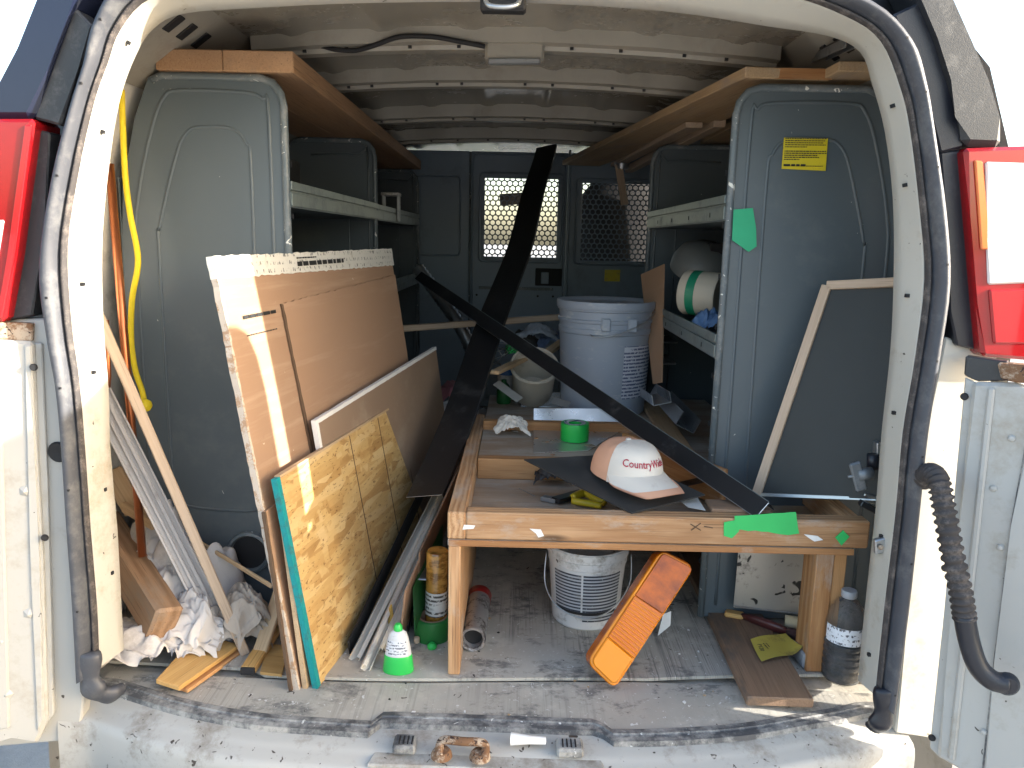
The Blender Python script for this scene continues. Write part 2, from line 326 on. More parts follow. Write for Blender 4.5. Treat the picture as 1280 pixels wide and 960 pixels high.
def outw(p, k, y): return Vector((CX+(p.x-CX)*k, y, CZ+(p.z-CZ)*k if p.z > CZ else p.z))
# door frame: rubber seal bulb, toothed lip, cream jamb with its rolled inner edge
RET1 = [outw(p, 1.012, .078) for p in IN]; RET2 = [outw(p, 1.07, .10) for p in IN]; RET3 = [outw(p, 1.16, .16) for p in IN]
STEP = [m.lerp(i, .62)+Vector((0, -.004, 0)) for m, i in zip(MID, IN)]
jamb = strip('door_jamb', [[m+Vector((0, .02, 0)) for m in MID], MID, [m.lerp(i, .12) for m, i in zip(MID, IN)], STEP, [m.lerp(i, .70)+Vector((0, -.001, 0)) for m, i in zip(MID, IN)], IN, RET1, RET2, RET3], M['jamb'], van)
def bulb(a, b, up, k=9):
    out = []
    for j in range(k+1):
        t = j/k; h = math.sin(math.pi*t)**.6
        out.append([p.lerp(q, t)+Vector((0, -up*h, 0)) for p, q in zip(a, b)])
    return out
seal = strip('door_seal', bulb([p.lerp(q, -.02) for p, q in zip(OUT, MID)], [p.lerp(q, .80) for p, q in zip(OUT, MID)], .024), M['rubber'], van)
strip('seal_lip', bulb([p.lerp(q, .78) for p, q in zip(OUT, MID)], [p.lerp(q, 1.06) for p, q in zip(OUT, MID)], .010, 4), M['rubber_lip'], seal)
# teeth along the lip
vs, fs = [], []
for i in range(8, len(MID)-8):
    for s in range(3):
        if not (i < 46 or i > 70): continue
        a = OUT[i].lerp(MID[i], .92).lerp(OUT[i+1].lerp(MID[i+1], .92), s/3); d = (MID[i+1]-MID[i]).normalized()*.0022; q = (MID[i]-OUT[i]).normalized()*.003
        b = len(vs); vs += [a-d-q+Vector((0, -.007, 0)), a+d-q+Vector((0, -.007, 0)), a+d+q+Vector((0, -.007, 0)), a-d+q+Vector((0, -.007, 0)), a+Vector((0, -.0105, 0))]; fs += [(b, b+1, b+4), (b+1, b+2, b+4), (b+2, b+3, b+4), (b+3, b, b+4)]
tag(frommesh('seal_teeth', [tuple(v) for v in vs], fs, M['rubber_lip'], seal), kind='stuff')
# small slots and clips punched in the jamb
for i, t in ((6, .75), (10, .72), (17, .55), (22, .45), (30, .6), (38, .5), (78, .5), (83, .5), (89, .55), (95, .55), (101, .6), (106, .55)):
    p = MID[i].lerp(IN[i], t)+Vector((0, -.0045, 0)); d = (MID[i+1]-MID[i]).normalized()
    bar('jamb_slot', p-d*.003, p+d*.003, .010 if i > 16 else .004, .006, M['void'], jamb, up=(0, -1, 0), bevel=0)
for i in list(range(4, 46, 6))+list(range(72, 110, 5)):
    p = OUT[i].lerp(MID[i], .42)+Vector((0, -.0225, 0)); bar('seal_pinhole', p, p+Vector((.0035, 0, 0)), .0035, .004, M['void'], seal, up=(0, -1, 0), bevel=0)
# shell
HALF = [(-.90, -.03), (-.92, .35), (-.905, .75), (-.865, 1.03), (-.80, 1.20), (-.70, 1.30)]
def prof(off, flat=True):
    pts = [(x-off if x < 0 else x+off, z) for x, z in HALF]
    top = []
    for k in range(0, 57):
        x = -.62+1.24*k/56; z = 1.357-.032*(abs(x)/.62)**2
        if flat:
            for c in (-.5, -.3, -.1, .1, .3, .5):
                z -= .009*max(0, 1-abs((x-c)/.024)**2)
        top.append((x, z+off))
    return pts + top + [(-x, z) for x, z in reversed(pts)]
shell = strip('side_wall_lining', [[Vector((x, y, z)) for x, z in prof(0)[:6]] for y in (.15, 2.76)], M['inner'], van)
strip('side_wall_lining', [[Vector((x, y, z)) for x, z in prof(0)[-6:]] for y in (.15, 2.76)], M['inner'], van)
roof = strip('roof_panel', [[Vector((x, y, z)) for x, z in prof(0)[5:-5]] for y in (.12, 1.0, 2.0, 3.55)], M['roof'], van)
strip('outer_skin', [[Vector((x, y, z)) for x, z in ([(-.95, -.35)]+prof(.035, False)+[(.95, -.35)])] for y in (.14, 2.76)], M['white'], van)
strip('cab_roof_skin', [[Vector((x, y, z)) for x, z in prof(.035, False)[5:-5]] for y in (2.76, 3.6)], M['white'], van)
# jamb back to skin, closes the corner
strip('corner_filler', [[outw(p, 1.0, .02) for p in OUT], [outw(p, 1.05, .07) for p in OUT], [outw(p, 1.2, .16) for p in OUT]], M['void'], van)
for s in (-1, 1):
    box('cab_side', (s*.93-.03, 2.762, -.3), (s*.93+.03, 4.5, .55), M['white'], van)
    bar('roof_pillar', (s*.90, 2.80, .5), (s*.76, 2.80, 1.36), .08, .07, M['white'], van)
    bar('windscreen_pillar', (s*.88, 4.35, .52), (s*.70, 3.58, 1.36), .09, .06, M['white'], van)
box('dashboard', (-.86, 3.9, .15), (.86, 4.4, .52), M['void'], van, .03)
box('cab_floor', (-.9, 2.77, -.28), (.9, 4.5, -.22), M['void'], van)
box('engine_bay', (-.88, 4.4, -.3), (.88, 5.1, .48), M['white'], van, .06)
for sx, k in ((-.50, 1), (.60, 1.75)):
    seat = lathe('cab_seat', [(.0, 0), (.23, .0), (.25, .05), (.24*k**.3, .4), (.22*k**.5, .62*k**.6), (.14*k**.6, .70*k**.6), (0, .71*k**.6)], M['void'], van, (sx, 3.15 if k < 1.2 else 2.98, .22), sy=.3)
    lathe('headrest', [(0, 0), (.10, .0), (.12, .05), (.12, .14), (.08, .18), (0, .185)], M['void'], seat, (sx, 3.15 if k < 1.2 else 2.98, .22+.70*k**.6), sy=.4)
bar('rear_view_mirror', (-.11, 3.62, 1.13), (.11, 3.62, 1.15), .03, .07, M['void'], van)
# roof bows
for k, (yy, hw, zc) in enumerate(((.60, .60, 1.318), (1.0, .62, 1.313), (1.60, .62, 1.308), (2.14, .62, 1.302))):
    n = 40; rings = []
    sect = [(-.042, .052), (-.038, .008), (-.02, .005), (-.016, -.004), (.018, -.004), (.022, .005), (.038, .008), (.042, .052)]
    for j in range(n+1):
        x = -hw+2*hw*j/n; z = zc-.03*(abs(x)/.62)**2
        wob = 1+.18*(.5+.5*math.sin(x*26+k))
        rings.append([Vector((x, yy+(dy*wob if abs(dy) > .03 else dy), z+dz)) for dy, dz in sect])
    bow = strip('roof_bow', rings, M['rib'], van, smooth=False)
    for j in range(-4, 5):
        x = j*.125+.03*math.sin(j*3+k); z = zc-.03*(abs(x)/.62)**2
        box('bow_hole', (x-.004, yy-.0225, z-.001), (x+.004, yy-.0175, z+.006), M['void'], bow, 0)
# cant rails with punched slots, both sides of the roof
for s, px in ((-1, 0), (1, 0)):
    rail = slab('cant_rail', [(s*.61, .17, 1.33), (s*.61, 2.6, 1.33), (s*.80, 2.6, 1.19), (s*.80, .17, 1.19)] if s < 0 else [(s*.61, .17, 1.33), (s*.80, .17, 1.19), (s*.80, 2.6, 1.19), (s*.61, 2.6, 1.33)], .004, M['rib'], van)
    for yy in (.30, .36, .43, .70, .78, 1.1):
        a = Vector((s*.665, yy, 1.2895)); d = Vector((s*.19, 0, -.14)).normalized()
        bar('rail_slot', a-d*.022+Vector((-s*.003, 0, -.004)), a+d*.022+Vector((-s*.003, 0, -.004)), .026, .004, M['void'], rail, up=(s*.14, 0, .19), bevel=.001)
# dome light
dome = box('dome_light', (-0.069, 0.57, 1.2867), (0.0665, 0.63, 1.3447), M['rib'], van, .006)
g = G('dome lens'); M['lens'] = g.fin((.55, .5, .42), .25, 0)
a_ = (-0.0617, 0.57, 1.292); b_ = (0.0588, 0.57, 1.2942)
bar('dome_lens', (a_[0], .572, a_[2]-.006), (b_[0], .572, b_[2]-.006), .02, .012, M['galv'], dome, up=(0, 0, 1), bevel=.003)
tube('wiring', smoothpts([(-0.0689, 0.56, 1.3153), (-0.1244, 0.55, 1.3221), (-0.1875, 0.55, 1.3311), (-0.2596, 0.55, 1.3298), (-0.3157, 0.56, 1.3142), (-0.3634, 0.57, 1.3036), (-0.4091, 0.57, 1.3045), (-0.4572, 0.58, 1.3146), (-0.5093, 0.6, 1.3026)], 5), .0055, M['void'], van)
# hood latch at the top of the frame
lt = box('top_striker_plate', (-0.0533, 0.055, 1.2542), (0.0219, 0.085, 1.2886), M['void'], van, .004)
tube('top_striker', smoothpts([(-0.0442, 0.05, 1.2723), (-0.0392, 0.03, 1.2547), (-0.0159, 0.025, 1.2501), (0.0069, 0.03, 1.2555), (0.0116, 0.05, 1.2733)], 4), .004, M['galv'], lt)

# floor
YB = [(-.775, .085), (-.70, .055), (-.60, .018), (-.45, -.018), (-.30, -.030), (-.222, -.034), (0, -.038), (.185, -.041), (.3, -.036), (.45, -.015), (.58, .022), (.66, .045), (.715, .066)]
YBS = smoothpts([(x, y, 0) for x, y in YB], 6)
def yb(x):
    for a, b in zip(YBS, YBS[1:]):
        if a.x <= x <= b.x: return a.y+(b.y-a.y)*(x-a.x)/max(1e-6, b.x-a.x)
    return YBS[0].y if x < YBS[0].x else YBS[-1].y
n = 60; xs = [-.80+1.55*i/n for i in range(n+1)]
vs, fs = [], []
for x in xs:
    for t in range(5):
        y0, y1 = yb(x)+.028, .135+.012*math.sin(x*5); vs.append((x, y0+(y1-y0)*t/4, .0+.0015*noise.noise(Vector((x*9, t, 0)))))
for i in range(n):
    for t in range(4): fs.append((i*5+t, (i+1)*5+t, (i+1)*5+t+1, i*5+t+1))
flr = frommesh('floor', [(-.9, .10, -.012), (.9, .10, -.012), (.9, 2.8, -.012), (-.9, 2.8, -.012)], [(0, 1, 2, 3)], M['mat'], van)
frommesh('rear_mat', vs, fs, M['mat'], flr, smooth=True)
vs, fs = [], []
for i in range(n+1):
    x = -.9+1.8*i/n; e = .14+.012*math.sin(x*5)+(.02 if x < -.5 else 0)+(.05*max(0, (x-.3))/.4)
    vs += [(x, e, .0), (x, e+.001, .006), (x, 2.75, .006)]
for i in range(n): fs += [(i*3, (i+1)*3, (i+1)*3+1, i*3+1), (i*3+1, (i+1)*3+1, (i+1)*3+2, i*3+2)]
frommesh('cargo_liner', vs, fs, M['liner'], flr)
# sill: rubber edge strip with raised ridges, white step, rear face
def sx(x, dy, z): return Vector((x, yb(x)+dy, z))
xs = [-.80+1.54*i/90 for i in range(91)]
def bump(x):  # the strip steps forward round the latch recess
    t = max(0, min(1, (x+.235)/.02)); u = max(0, min(1, (.205-x)/.02)); t = t*t*(3-2*t); u = u*u*(3-2*u); return t*u
def sb(x, dy, z): return Vector((x, yb(x)+dy+.030*bump(x), z))
strip('sill_rubber', [[sb(x, .032, .0005), sb(x, .027, .0035), sb(x, .014, .0045), sb(x, .012, .002), sb(x, .006, .001), sb(x, .003, .004), sb(x, -.008, .003), sb(x, -.012, -.010)] for x in xs], M['edge_rubber'], van, smooth=False)
sill = strip('rear_sill', [[sb(x, -.010, -.006), sx(x, -.028, -.010), sx(x, -.036, -.014), sx(x, -.044, -.019), sx(x, -.062, -.023), sx(x, -.070, -.029), sx(x, -.074, -.045), sx(x, -.078, -.16), sx(x, -.03, -.30)] for x in [-.835]+xs+[.775]], M['sill'], van)
# latch recess
slab('latch_recess', [(-0.2057, -0.0276, -0.006), (-0.1979, -0.0036, -0.006), (-0.1386, -0.0013, -0.006), (-0.1251, 0.0114, -0.006), (0.1004, 0.0083, -0.006), (0.1148, -0.0032, -0.006), (0.1683, -0.0034, -0.006), (0.1784, -0.0218, -0.006), (.190, -.106, -.0175), (-.228, -.100, -.0175)][::-1], .008, M['sill'], sill, .003)
bracket = tube('latch_striker', smoothpts([(-0.0997, -0.1036, 0.004), (-0.1007, -0.0804, 0.012), (-0.0909, -0.0802, 0.02), (-0.0582, -0.0861, 0.022), (-0.0288, -0.0844, 0.02), (-0.0202, -0.086, 0.012), (-0.0221, -0.1048, 0.004)], 4), .0075, M['rust'], sill)
for cx, cy in ((552, 945), (600, 947)):
    p = (-0.0968, -0.0905, -0.004) if cx == 552 else (-0.0295, -0.0922, -0.004)
    lathe('striker_foot', [(0, .012), (.014, .012), (.018, .006), (.019, 0)], M['rust'], sill, p, n=14)
for p, q in (((-0.1845, -0.0853, -0.004), (-0.1441, -0.0503, 0.01)), ((0.105, -0.0829, -0.004), (0.1523, -0.0477, 0.01))):
    b_ = box('rubber_stop', (p[0], p[1], -.01), (q[0], q[1]+.004, .008), M['edge_rubber'], sill, .004)
    for k in range(4):
        x = p[0]+.011+k*.0075; bar('stop_groove', (x, p[1]+.008, .0085), (x, q[1]-.006, .0085), .0025, .003, M['void'], b_, bevel=0)
lathe('plastic_plug', [(0, 0), (.0065, .001), (.0075, .03), (.011, .06), (.011, .064), (0, .065)], paint('white plug', (.8, .79, .77), .03, rough=.3), sill, (0.0872, -0.0587, 0.008), axis=(-1, .05, 0), n=16)
# bumper
BN = [(-1.0, .02), (-.8, -.12), (-.5, -.20), (0, -.24), (.5, -.20), (.8, -.12), (1.0, .02)]
BS_ = smoothpts([(x, y, 0) for x, y in BN], 5)
strip('bumper', [[Vector((p.x, yb(p.x)-.066, -.145)), Vector((p.x, p.y, -.15)), Vector((p.x*1.01, p.y-.02, -.17)), Vector((p.x*1.01, p.y-.03, -.30)), Vector((p.x, p.y, -.36))] for p in BS_], M['black_trim'], van, smooth=False)
# seal foot boots at the lower corners
tube('seal_boot', smoothpts([(-0.7509, -0.008, 0.1295), (-0.7533, -0.008, 0.0814), (-0.7451, -0.006, 0.0496), (-0.7296, 0.01, 0.0332), (-0.7205, 0.03, 0.0307)], 5), .02, M['rubber'], van, n=12, rad=[.0215+.003*math.sin(i*.9) for i in range(21)], squash=.6, up=(0, 1, 0))
tube('seal_boot', smoothpts([(0.7063, -0.006, 0.0951), (0.7078, -0.006, 0.0547), (0.7047, -0.004, 0.0239), (0.6987, 0.005, 0.0077)], 5), .02, M['black_trim'], van, n=12, rad=[.020+.003*math.sin(i*.8) for i in range(16)], squash=.6, up=(0, 1, 0))

# exterior corner trims
def plate(name, pts, t, mat, parent, bevel=.003):
    """plate in the plane of the rear face, facing backwards"""
    P = [Vector(p) for p in pts]; a = sum((P[i].x*P[(i+1) % len(P)].z-P[(i+1) % len(P)].x*P[i].z) for i in range(len(P)))
    return slab(name, pts if a > 0 else pts[::-1], t, mat, parent, bevel, xdir=(1, 0, 0))
cl = plate('corner_cap', [(-0.8497, -0.01, 1.0569), (-0.7659, -0.01, 1.0586), (-0.7329, -0.01, 1.1379), (-0.6944, -0.01, 1.2155), (-0.6369, -0.01, 1.3087), (-0.6999, -0.01, 1.2962), (-0.7413, -0.01, 1.238), (-0.7784, -0.01, 1.1669), (-0.8111, -0.01, 1.0943)], .09, M['black_gloss'], van, .012)
plate('cap_inner_face', [(-0.7705, 0, 1.0624), (-0.7273, 0, 1.0521), (-0.69, 0, 1.1408), (-0.6619, 0, 1.2034), (-0.6899, 0, 1.2324)], .05, M['textured'], cl, .004)
cr = plate('corner_cap', [(0.7257, -0.01, 1.0481), (0.7147, -0.01, 1.0941), (0.6917, -0.01, 1.1465), (0.6629, -0.01, 1.2084), (0.6317, -0.01, 1.2623), (0.5921, -0.01, 1.3185), (0.6469, -0.01, 1.3195), (0.6808, -0.01, 1.2632), (0.7199, -0.01, 1.1989), (0.7504, -0.01, 1.1476), (0.7756, -0.01, 1.0917), (0.7894, -0.01, 1.0469)], .09, M['textured'], van, .010)
plate('cap_inner_face', [(0.6952, 0.004, 1.0367), (0.6673, 0.004, 1.1185), (0.6316, 0.004, 1.1852), (0.596, 0.004, 1.2447), (0.6362, 0.004, 1.2641), (0.67, 0.004, 1.2108), (0.6991, 0.004, 1.1493), (0.7225, 0.004, 1.0952), (0.7337, 0.004, 1.0474)], .05, M['black_trim'], cr, .004)
def lensmat(name, c, em=0):
    g = G(name); return g.fin(g.mix(g.noise(40, 3), sc(c, .85), c), .12, 0, g.wave((0, 0, 260), 0, d='Z'), .25, .001, Transmission_Weight=.25, Coat_Weight=.4)
M['red'] = lensmat('red lens', (.36, .006, .010)); M['red2'] = lensmat('red inner lens', (.50, .015, .02)); M['clear'] = lensmat('clear lens', (.85, .82, .80)); M['amberline'] = lensmat('amber line', (.85, .22, .06))
tl = plate('tail_light', [(-0.904, -0.015, 1.0576), (-0.76, -0.015, 1.0604), (-0.7689, -0.015, 1.0209), (-0.8097, -0.015, 0.8426), (-0.8406, -0.015, 0.7336), (-0.9431, -0.015, 0.7206)], .08, M['red'], van, .006)
plate('lens_rim', [(-0.7745, -0.018, 1.0499), (-0.7629, -0.018, 1.0501), (-0.8117, -0.018, 0.8427), (-0.8421, -0.018, 0.7392), (-0.8528, -0.018, 0.739), (-0.8223, -0.018, 0.8424)], .006, M['red2'], tl, .002)
plate('reverse_lens', [(-0.9067, -0.0185, 0.8986), (-0.8227, -0.0185, 0.9004), (-0.8398, -0.0185, 0.8356), (-0.9141, -0.0185, 0.834)], .006, M['clear'], tl, .002)
tr = plate('tail_light', [(0.7234, -0.015, 1.0438), (0.8915, -0.015, 1.0531), (0.9457, -0.015, 0.7013), (0.7956, -0.015, 0.7101), (0.7761, -0.015, 0.7976), (0.7459, -0.015, 0.9387)], .08, M['red'], van, .006)
plate('reverse_lens', [(0.7577, -0.0195, 1.0232), (0.8805, -0.0195, 1.0219), (0.9086, -0.0195, 0.8373), (0.7875, -0.0195, 0.8295), (0.7753, -0.0195, 0.9012)], .008, M['clear'], tr, .003)
plate('lower_lens', [(0.7898, -0.0195, 0.8218), (0.9102, -0.0195, 0.8269), (0.9242, -0.0195, 0.7351), (0.8097, -0.0195, 0.7326)], .008, M['red2'], tr, .003)
plate('light_guide', [(0.7397, -0.0195, 1.0253), (0.7524, -0.0195, 1.0243), (0.785, -0.0195, 0.8861), (0.7683, -0.0195, 0.8858)], .006, M['amberline'], tr, .002)
plate('bracket', [(-0.7742, 0.008, 1.0486), (-0.7499, 0.008, 1.0416), (-0.7749, 0.008, 0.8693), (-0.8072, 0.008, 0.7415), (-0.852, 0.008, 0.7309), (-0.8219, 0.008, 0.8419)], .04, M['textured'], van)
plate('lamp_housing', [(0.697, 0.008, 1.0396), (0.7362, 0.008, 1.0454), (0.7603, 0.008, 0.9396), (0.8098, 0.008, 0.7152), (0.7639, 0.008, 0.7251), (0.7447, 0.008, 0.7816), (0.7286, 0.008, 0.9002)], .04, M['black_trim'], van)
# hinge pillars and rear doors
plate('hinge_pillar', [(0.7498, 0.03, 0.7385), (0.8428, 0.06, 0.7084), (0.8373, 0.06, 0.6653), (0.8316, 0.06, 0.5332), (0.8512, 0.06, -0.0279), (0.7486, 0.03, -0.0133), (0.7422, 0.02, 0.287), (0.7381, 0.02, 0.5636)], .03, M['jamb'], van)
plate('hinge_pillar', [(-0.8951, 0.015, 0.732), (-0.7817, 0.015, 0.7372), (-0.775, 0.015, 0.5947), (-0.7799, 0.015, 0.374), (-0.784, 0.015, 0.0086), (-0.7995, 0.015, -0.0675), (-0.9824, 0.015, -0.0896)], .03, M['white'], van)
HR, HL = Vector((.80, .0, 0)), Vector((-.84, .0, 0))
dr = plate('rear_door', [(0.7801, -0.012, 0.6685), (0.8474, -0.012, 0.6755), (0.8667, -0.012, 0.6623), (1.71, -.012, .66), (1.71, -.012, -.22), (0.8029, -0.012, -0.0187), (0.7989, -0.012, 0.1332), (0.7902, -0.012, 0.3633)], .02, M['white'], van, .006)
plate('door_flange', [(0.7674, -0.002, 0.6747), (0.786, -0.002, 0.6668), (0.7991, -0.002, 0.3593), (0.809, -0.002, -0.0257), (0.788, -0.002, -0.0114), (0.782, -0.002, 0.2677), (0.7758, -0.002, 0.4331)], .004, M['white'], dr, .002)
plate('inner_panel', [(0.8699, -0.018, 0.6223), (1.66, -.018, .64), (1.66, -.018, -.20), (0.8764, -0.018, -0.0221), (0.8671, -0.018, 0.2011), (0.8626, -0.018, 0.441)], .012, M['white'], dr, .003)
plate('panel_seam', [(0.8662, -0.0135, 0.6212), (0.8742, -0.0135, 0.6214), (0.8669, -0.0135, 0.4395), (0.8715, -0.0135, 0.1987), (0.8813, -0.0135, -0.017), (0.8725, -0.0135, -0.0173), (0.8658, -0.0135, 0.1986), (0.8614, -0.0135, 0.4393)], .004, M['edge_rubber'], dr, 0)
plate('hinge_recess', [(0.7644, -0.004, 0.7105), (0.8252, -0.004, 0.7078), (0.8281, -0.004, 0.6764), (0.7858, -0.004, 0.67), (0.7659, -0.004, 0.6778)], .02, M['textured'], dr, .002)
plate('hinge_cover', [(0.8116, -0.016, 0.7052), (0.891, -0.016, 0.707), (0.8946, -0.016, 0.6827), (0.8449, -0.016, 0.6762), (0.8205, -0.016, 0.6783)], .03, M['rust'], dr, .003)
for p in ((0.7705, -0.004, 0.642), (0.7901, -0.004, 0.0115), (0.7755, -0.004, 0.3355)):
    lathe('bolt', [(0, .004), (.005, .004), (.0065, .001), (.0065, 0)], M['void'], dr, p, (0, -1, 0), n=12)
for p in ((0.8459, -0.013, 0.5845), (0.8521, -0.013, 0.3979), (0.8306, -0.013, 0.4963), (0.8668, -0.013, 0.0621)):
    lathe('stud', [(0, .004), (.004, .003), (.006, 0)], M['white'], dr, p, (0, -1, 0), n=10)
for k, pts in enumerate(([(0.8032, -0.0125, 0.6637), (0.8139, -0.0125, 0.6639), (0.8311, -0.0125, -0.0109), (0.8193, -0.0125, -0.0113)],)):
    plate('pressed_ridge', [(x, -.0175, z) for x, y, z in pts], .008, M['white'], dr, .003)
# upper, narrower part of the right door: pressed frame round a dark tinted window
UF = [(.97, .64), (.975, 1.00), (.995, 1.08), (1.04, 1.14), (1.11, 1.175), (1.62, 1.19), (1.66, 1.17), (1.67, .64)]
up_r = plate('window_frame', [(x, -.014, z) for x, z in UF], .04, M['white'], dr, .004)
g = G('tinted glass'); M['tint'] = g.fin((.02, .025, .025), .05, 0)
plate('window_glass', [(1.02, -.017, .72), (1.03, -.017, 1.08), (1.09, -.017, 1.13), (1.49, -.017, 1.14), (1.50, -.017, .72)], .004, M['tint'], up_r)
dl = plate('rear_door', [(-0.8041, -0.012, 0.6989), (-0.866, -0.012, 0.703), (-1.62, -.012, .68), (-1.62, -.012, -.22), (-0.9006, -0.012, -0.0294), (-0.8629, -0.012, -0.0583), (-0.8403, -0.012, -0.008), (-0.8214, -0.012, 0.3083), (-0.8134, -0.012, 0.5146)], .05, M['white'], van, .006)
plate('door_flange', [(-0.8108, -0.002, 0.6947), (-0.7944, -0.002, 0.6951), (-0.8056, -0.002, 0.4538), (-0.8328, -0.002, -0.0063), (-0.8478, -0.002, -0.0233), (-0.8309, -0.002, 0.3037)], .03, M['white'], dl, .002)
plate('hinge_recess', [(-0.8684, -0.004, 0.7318), (-0.8049, -0.004, 0.7291), (-0.8093, -0.004, 0.6977), (-0.8716, -0.004, 0.7018)], .02, M['rust'], dl, .002)
for pts in ([(-0.818, -0.0165, 0.6938), (-0.8058, -0.0165, 0.694), (-0.8256, -0.0165, 0.3101), (-0.8447, -0.0165, -0.005), (-0.859, -0.0165, -0.0301), (-0.8399, -0.0165, 0.3098)], [(-0.8706, -0.0165, 0.6817), (-0.8543, -0.0165, 0.6821), (-0.9022, -0.0165, -0.0148), (-0.9201, -0.0165, -0.0153)]):
    plate('pressed_ridge', pts, .008, M['white'], dl, .003)
for p in ((-0.8041, -0.0205, 0.6565), (-0.8122, -0.0205, 0.3511)):
    lathe('bolt', [(0, .004), (.005, .004), (.0065, .001), (.0065, 0)], M['void'], dl, p, (0, -1, 0), n=12)
for p in ((-0.8391, -0.012, 0.4358), (-0.8526, -0.012, 0.2061), (-0.8996, -0.012, 0.1579), (-0.8895, -0.012, 0.3277), (-0.9014, -0.012, 0.0524)):
    lathe('pressed_dimple', [(0, .007), (.003, .005), (.011, 0)], M['white'], dl, p, (0, -1, 0), n=5)
lathe('rubber_plug', [(0, .002), (.010, .003), (.016, .004), (.019, 0)], M['void'], van, (-0.7863, 0.013, 0.501), (0, -1, 0), n=20)
for d, h, an in ((dr, HR, -38), (dl, HL, 14)):
    d.matrix_basis = Matrix.Translation(h+Vector((0, -.03 if an < 0 else 0, 0))) @ Matrix.Rotation(R(an), 4, 'Z') @ Matrix.Translation(-h) @ d.matrix_basis
# wiring boot across the right hinge
pts = smoothpts([(0.7255, -0.005, 0.4912), (0.7197, -0.04, 0.5135), (0.7178, -0.07, 0.5077), (0.7229, -0.09, 0.4639), (0.7342, -0.105, 0.4013), (0.751, -0.115, 0.3368), (0.7605, -0.12, 0.2918)], 18)
boot = tube('wiring_boot', pts, .012, M['rubber_lip'], van, n=14, rad=[.0165+.0022*(1 if (i//2) % 2 else -1) for i in range(len(pts))])
tube('boot_end', smoothpts([(0.7581, -0.12, 0.3002), (0.7685, -0.125, 0.2579), (0.7822, -0.135, 0.2185), (0.8022, -0.145, 0.1994), (0.8227, -0.15, 0.1974)], 5), .0165, M['black_trim'], boot, n=14, rad=None)
lathe('boot_flange', [(0, .012), (.013, .012), (.018, .006), (.019, 0)], M['black_trim'], boot, (0.8227, -0.15, 0.1974), (-.3, -1, .1), n=18)
# lock catch on the right jamb
c_ = plate('lock_catch', [(0.6748, 0.03, 0.3642), (0.6971, 0.03, 0.3709), (0.7028, 0.03, 0.3588), (0.6918, 0.03, 0.3401), (0.6792, 0.03, 0.3367)], .012, M['galv'], van, .002)
lathe('catch_screw', [(0, .004), (.004, .003), (.005, 0)], M['rust'], c_, (0.6847, 0.027, 0.3534), (0, -1, 0), n=10)

# ================================================================ SHELVING
def arcpts(pts, y): return [(x, y, z) for x, z in pts]
def shelf_unit(label, s, xi, y0, y1, shelves, endbead=True, hole=False):
    root = thing('shelving_unit', label, 'shelving', (s*.66, (y0+y1)/2, 0), 'grey steel shelving units along the walls')
    def end(y, full):
        o = [(xi, .02), (xi, 1.155), (xi+s*.012, 1.19), (xi+s*.045, 1.212), (s*.735, 1.215), (s*.765, 1.205), (s*.80, 1.12), (s*.835, .98), (s*.845, .85), (s*.85, .02)]
        P = arcpts(o, y)
        a = sum((P[i][0]*P[(i+1) % len(P)][2]-P[(i+1) % len(P)][0]*P[i][2]) for i in range(len(P)))
        e = slab('end_panel', P if a > 0 else P[::-1], .002, M['steel'], root, 0, xdir=(1, 0, 0))
        # folded front flange
        tube('panel_flange', [(xi+s*.008, y+.002, .02), (xi+s*.008, y+.002, 1.15), (xi+s*.014, y+.002, 1.178), (xi+s*.03, y+.002, 1.199), (xi+s*.055, y+.002, 1.208), (s*.735, y+.002, 1.209), (s*.758, y+.002, 1.20)], .0085, M['steel_edge'], e, n=8)
        if full:
            tube('pressed_bead', smoothpts(arcpts([(xi+s*.040, .05), (xi+s*.040, .6), (xi+s*.040, 1.12), (xi+s*.052, 1.165), (xi+s*.09, 1.178), (s*.70, 1.18), (s*.735, 1.165), (s*.765, 1.10), (s*.805, .95), (s*.815, .8), (s*.82, .05)], y+.0015), 4), .0045, M['steel'], e, n=8)
            tube('pressed_bead', smoothpts(arcpts([(xi+s*.09, .26), (xi+s*.085, .6), (xi+s*.082, 1.02), (xi+s*.09, 1.075), (xi+s*.12, 1.105), (s*.66, 1.107), (s*.69, 1.095), (s*.715, 1.05), (s*.76, .90), (s*.765, .84), (s*.765, .30), (s*.74, .265), (xi+s*.12, .255), (xi+s*.09, .27)], y+.0015), 4), .004, M['steel'], e, n=8)
        else:
            tube('pressed_bead', smoothpts(arcpts([(xi+s*.03, .1), (xi+s*.03, 1.1), (xi+s*.06, 1.16), (s*.70, 1.16)], y), 3), .004, M['steel'], e, n=6)
            tube('pressed_bead', arcpts([(xi+s*.10, .1), (xi+s*.10, .95), (xi+s*.13, 1.0)], y), .003, M['steel'], e, n=6)
        return e
    e0 = end(y0, endbead); end(y1, False)
    slab('back_panel', [(s*.852, y0, .02), (s*.852, y1, .02), (s*.842, y1, 1.0), (s*.842, y0, 1.0)], .002, M['steel'], root, 0)
    for z in shelves:
        sh = box('shelf', (min(xi, s*.83), y0+.004, z-.055), (max(xi, s*.83), y1-.004, z-.051), M['steel'], root, 0)
        # rolled lip: upper flange, groove and lower flange
        for za, zb, dx in ((z-.018, z, 0), (z-.024, z-.018, .004), (z-.052, z-.024, 0)):
            box('shelf_lip', (xi-.003+s*dx, y0+.006, za), (xi+.003+s*dx, y1-.006, zb), M['lip'], sh, .0008)
        for k in range(4):
            yy = y0+(y1-y0)*(.12+.22*k); box('lip_notch', (xi-.0042, yy, z-.044), (xi-.0026, yy+.004, z-.034), M['void'], sh, 0)
    for k in range(9):
        z = .15+k*.11; box('flange_slot', (xi-s*.0012-.001, y0+.010, z), (xi-s*.0012+.001, y0+.016, z+.012), M['void'], e0, 0)
    return root, e0
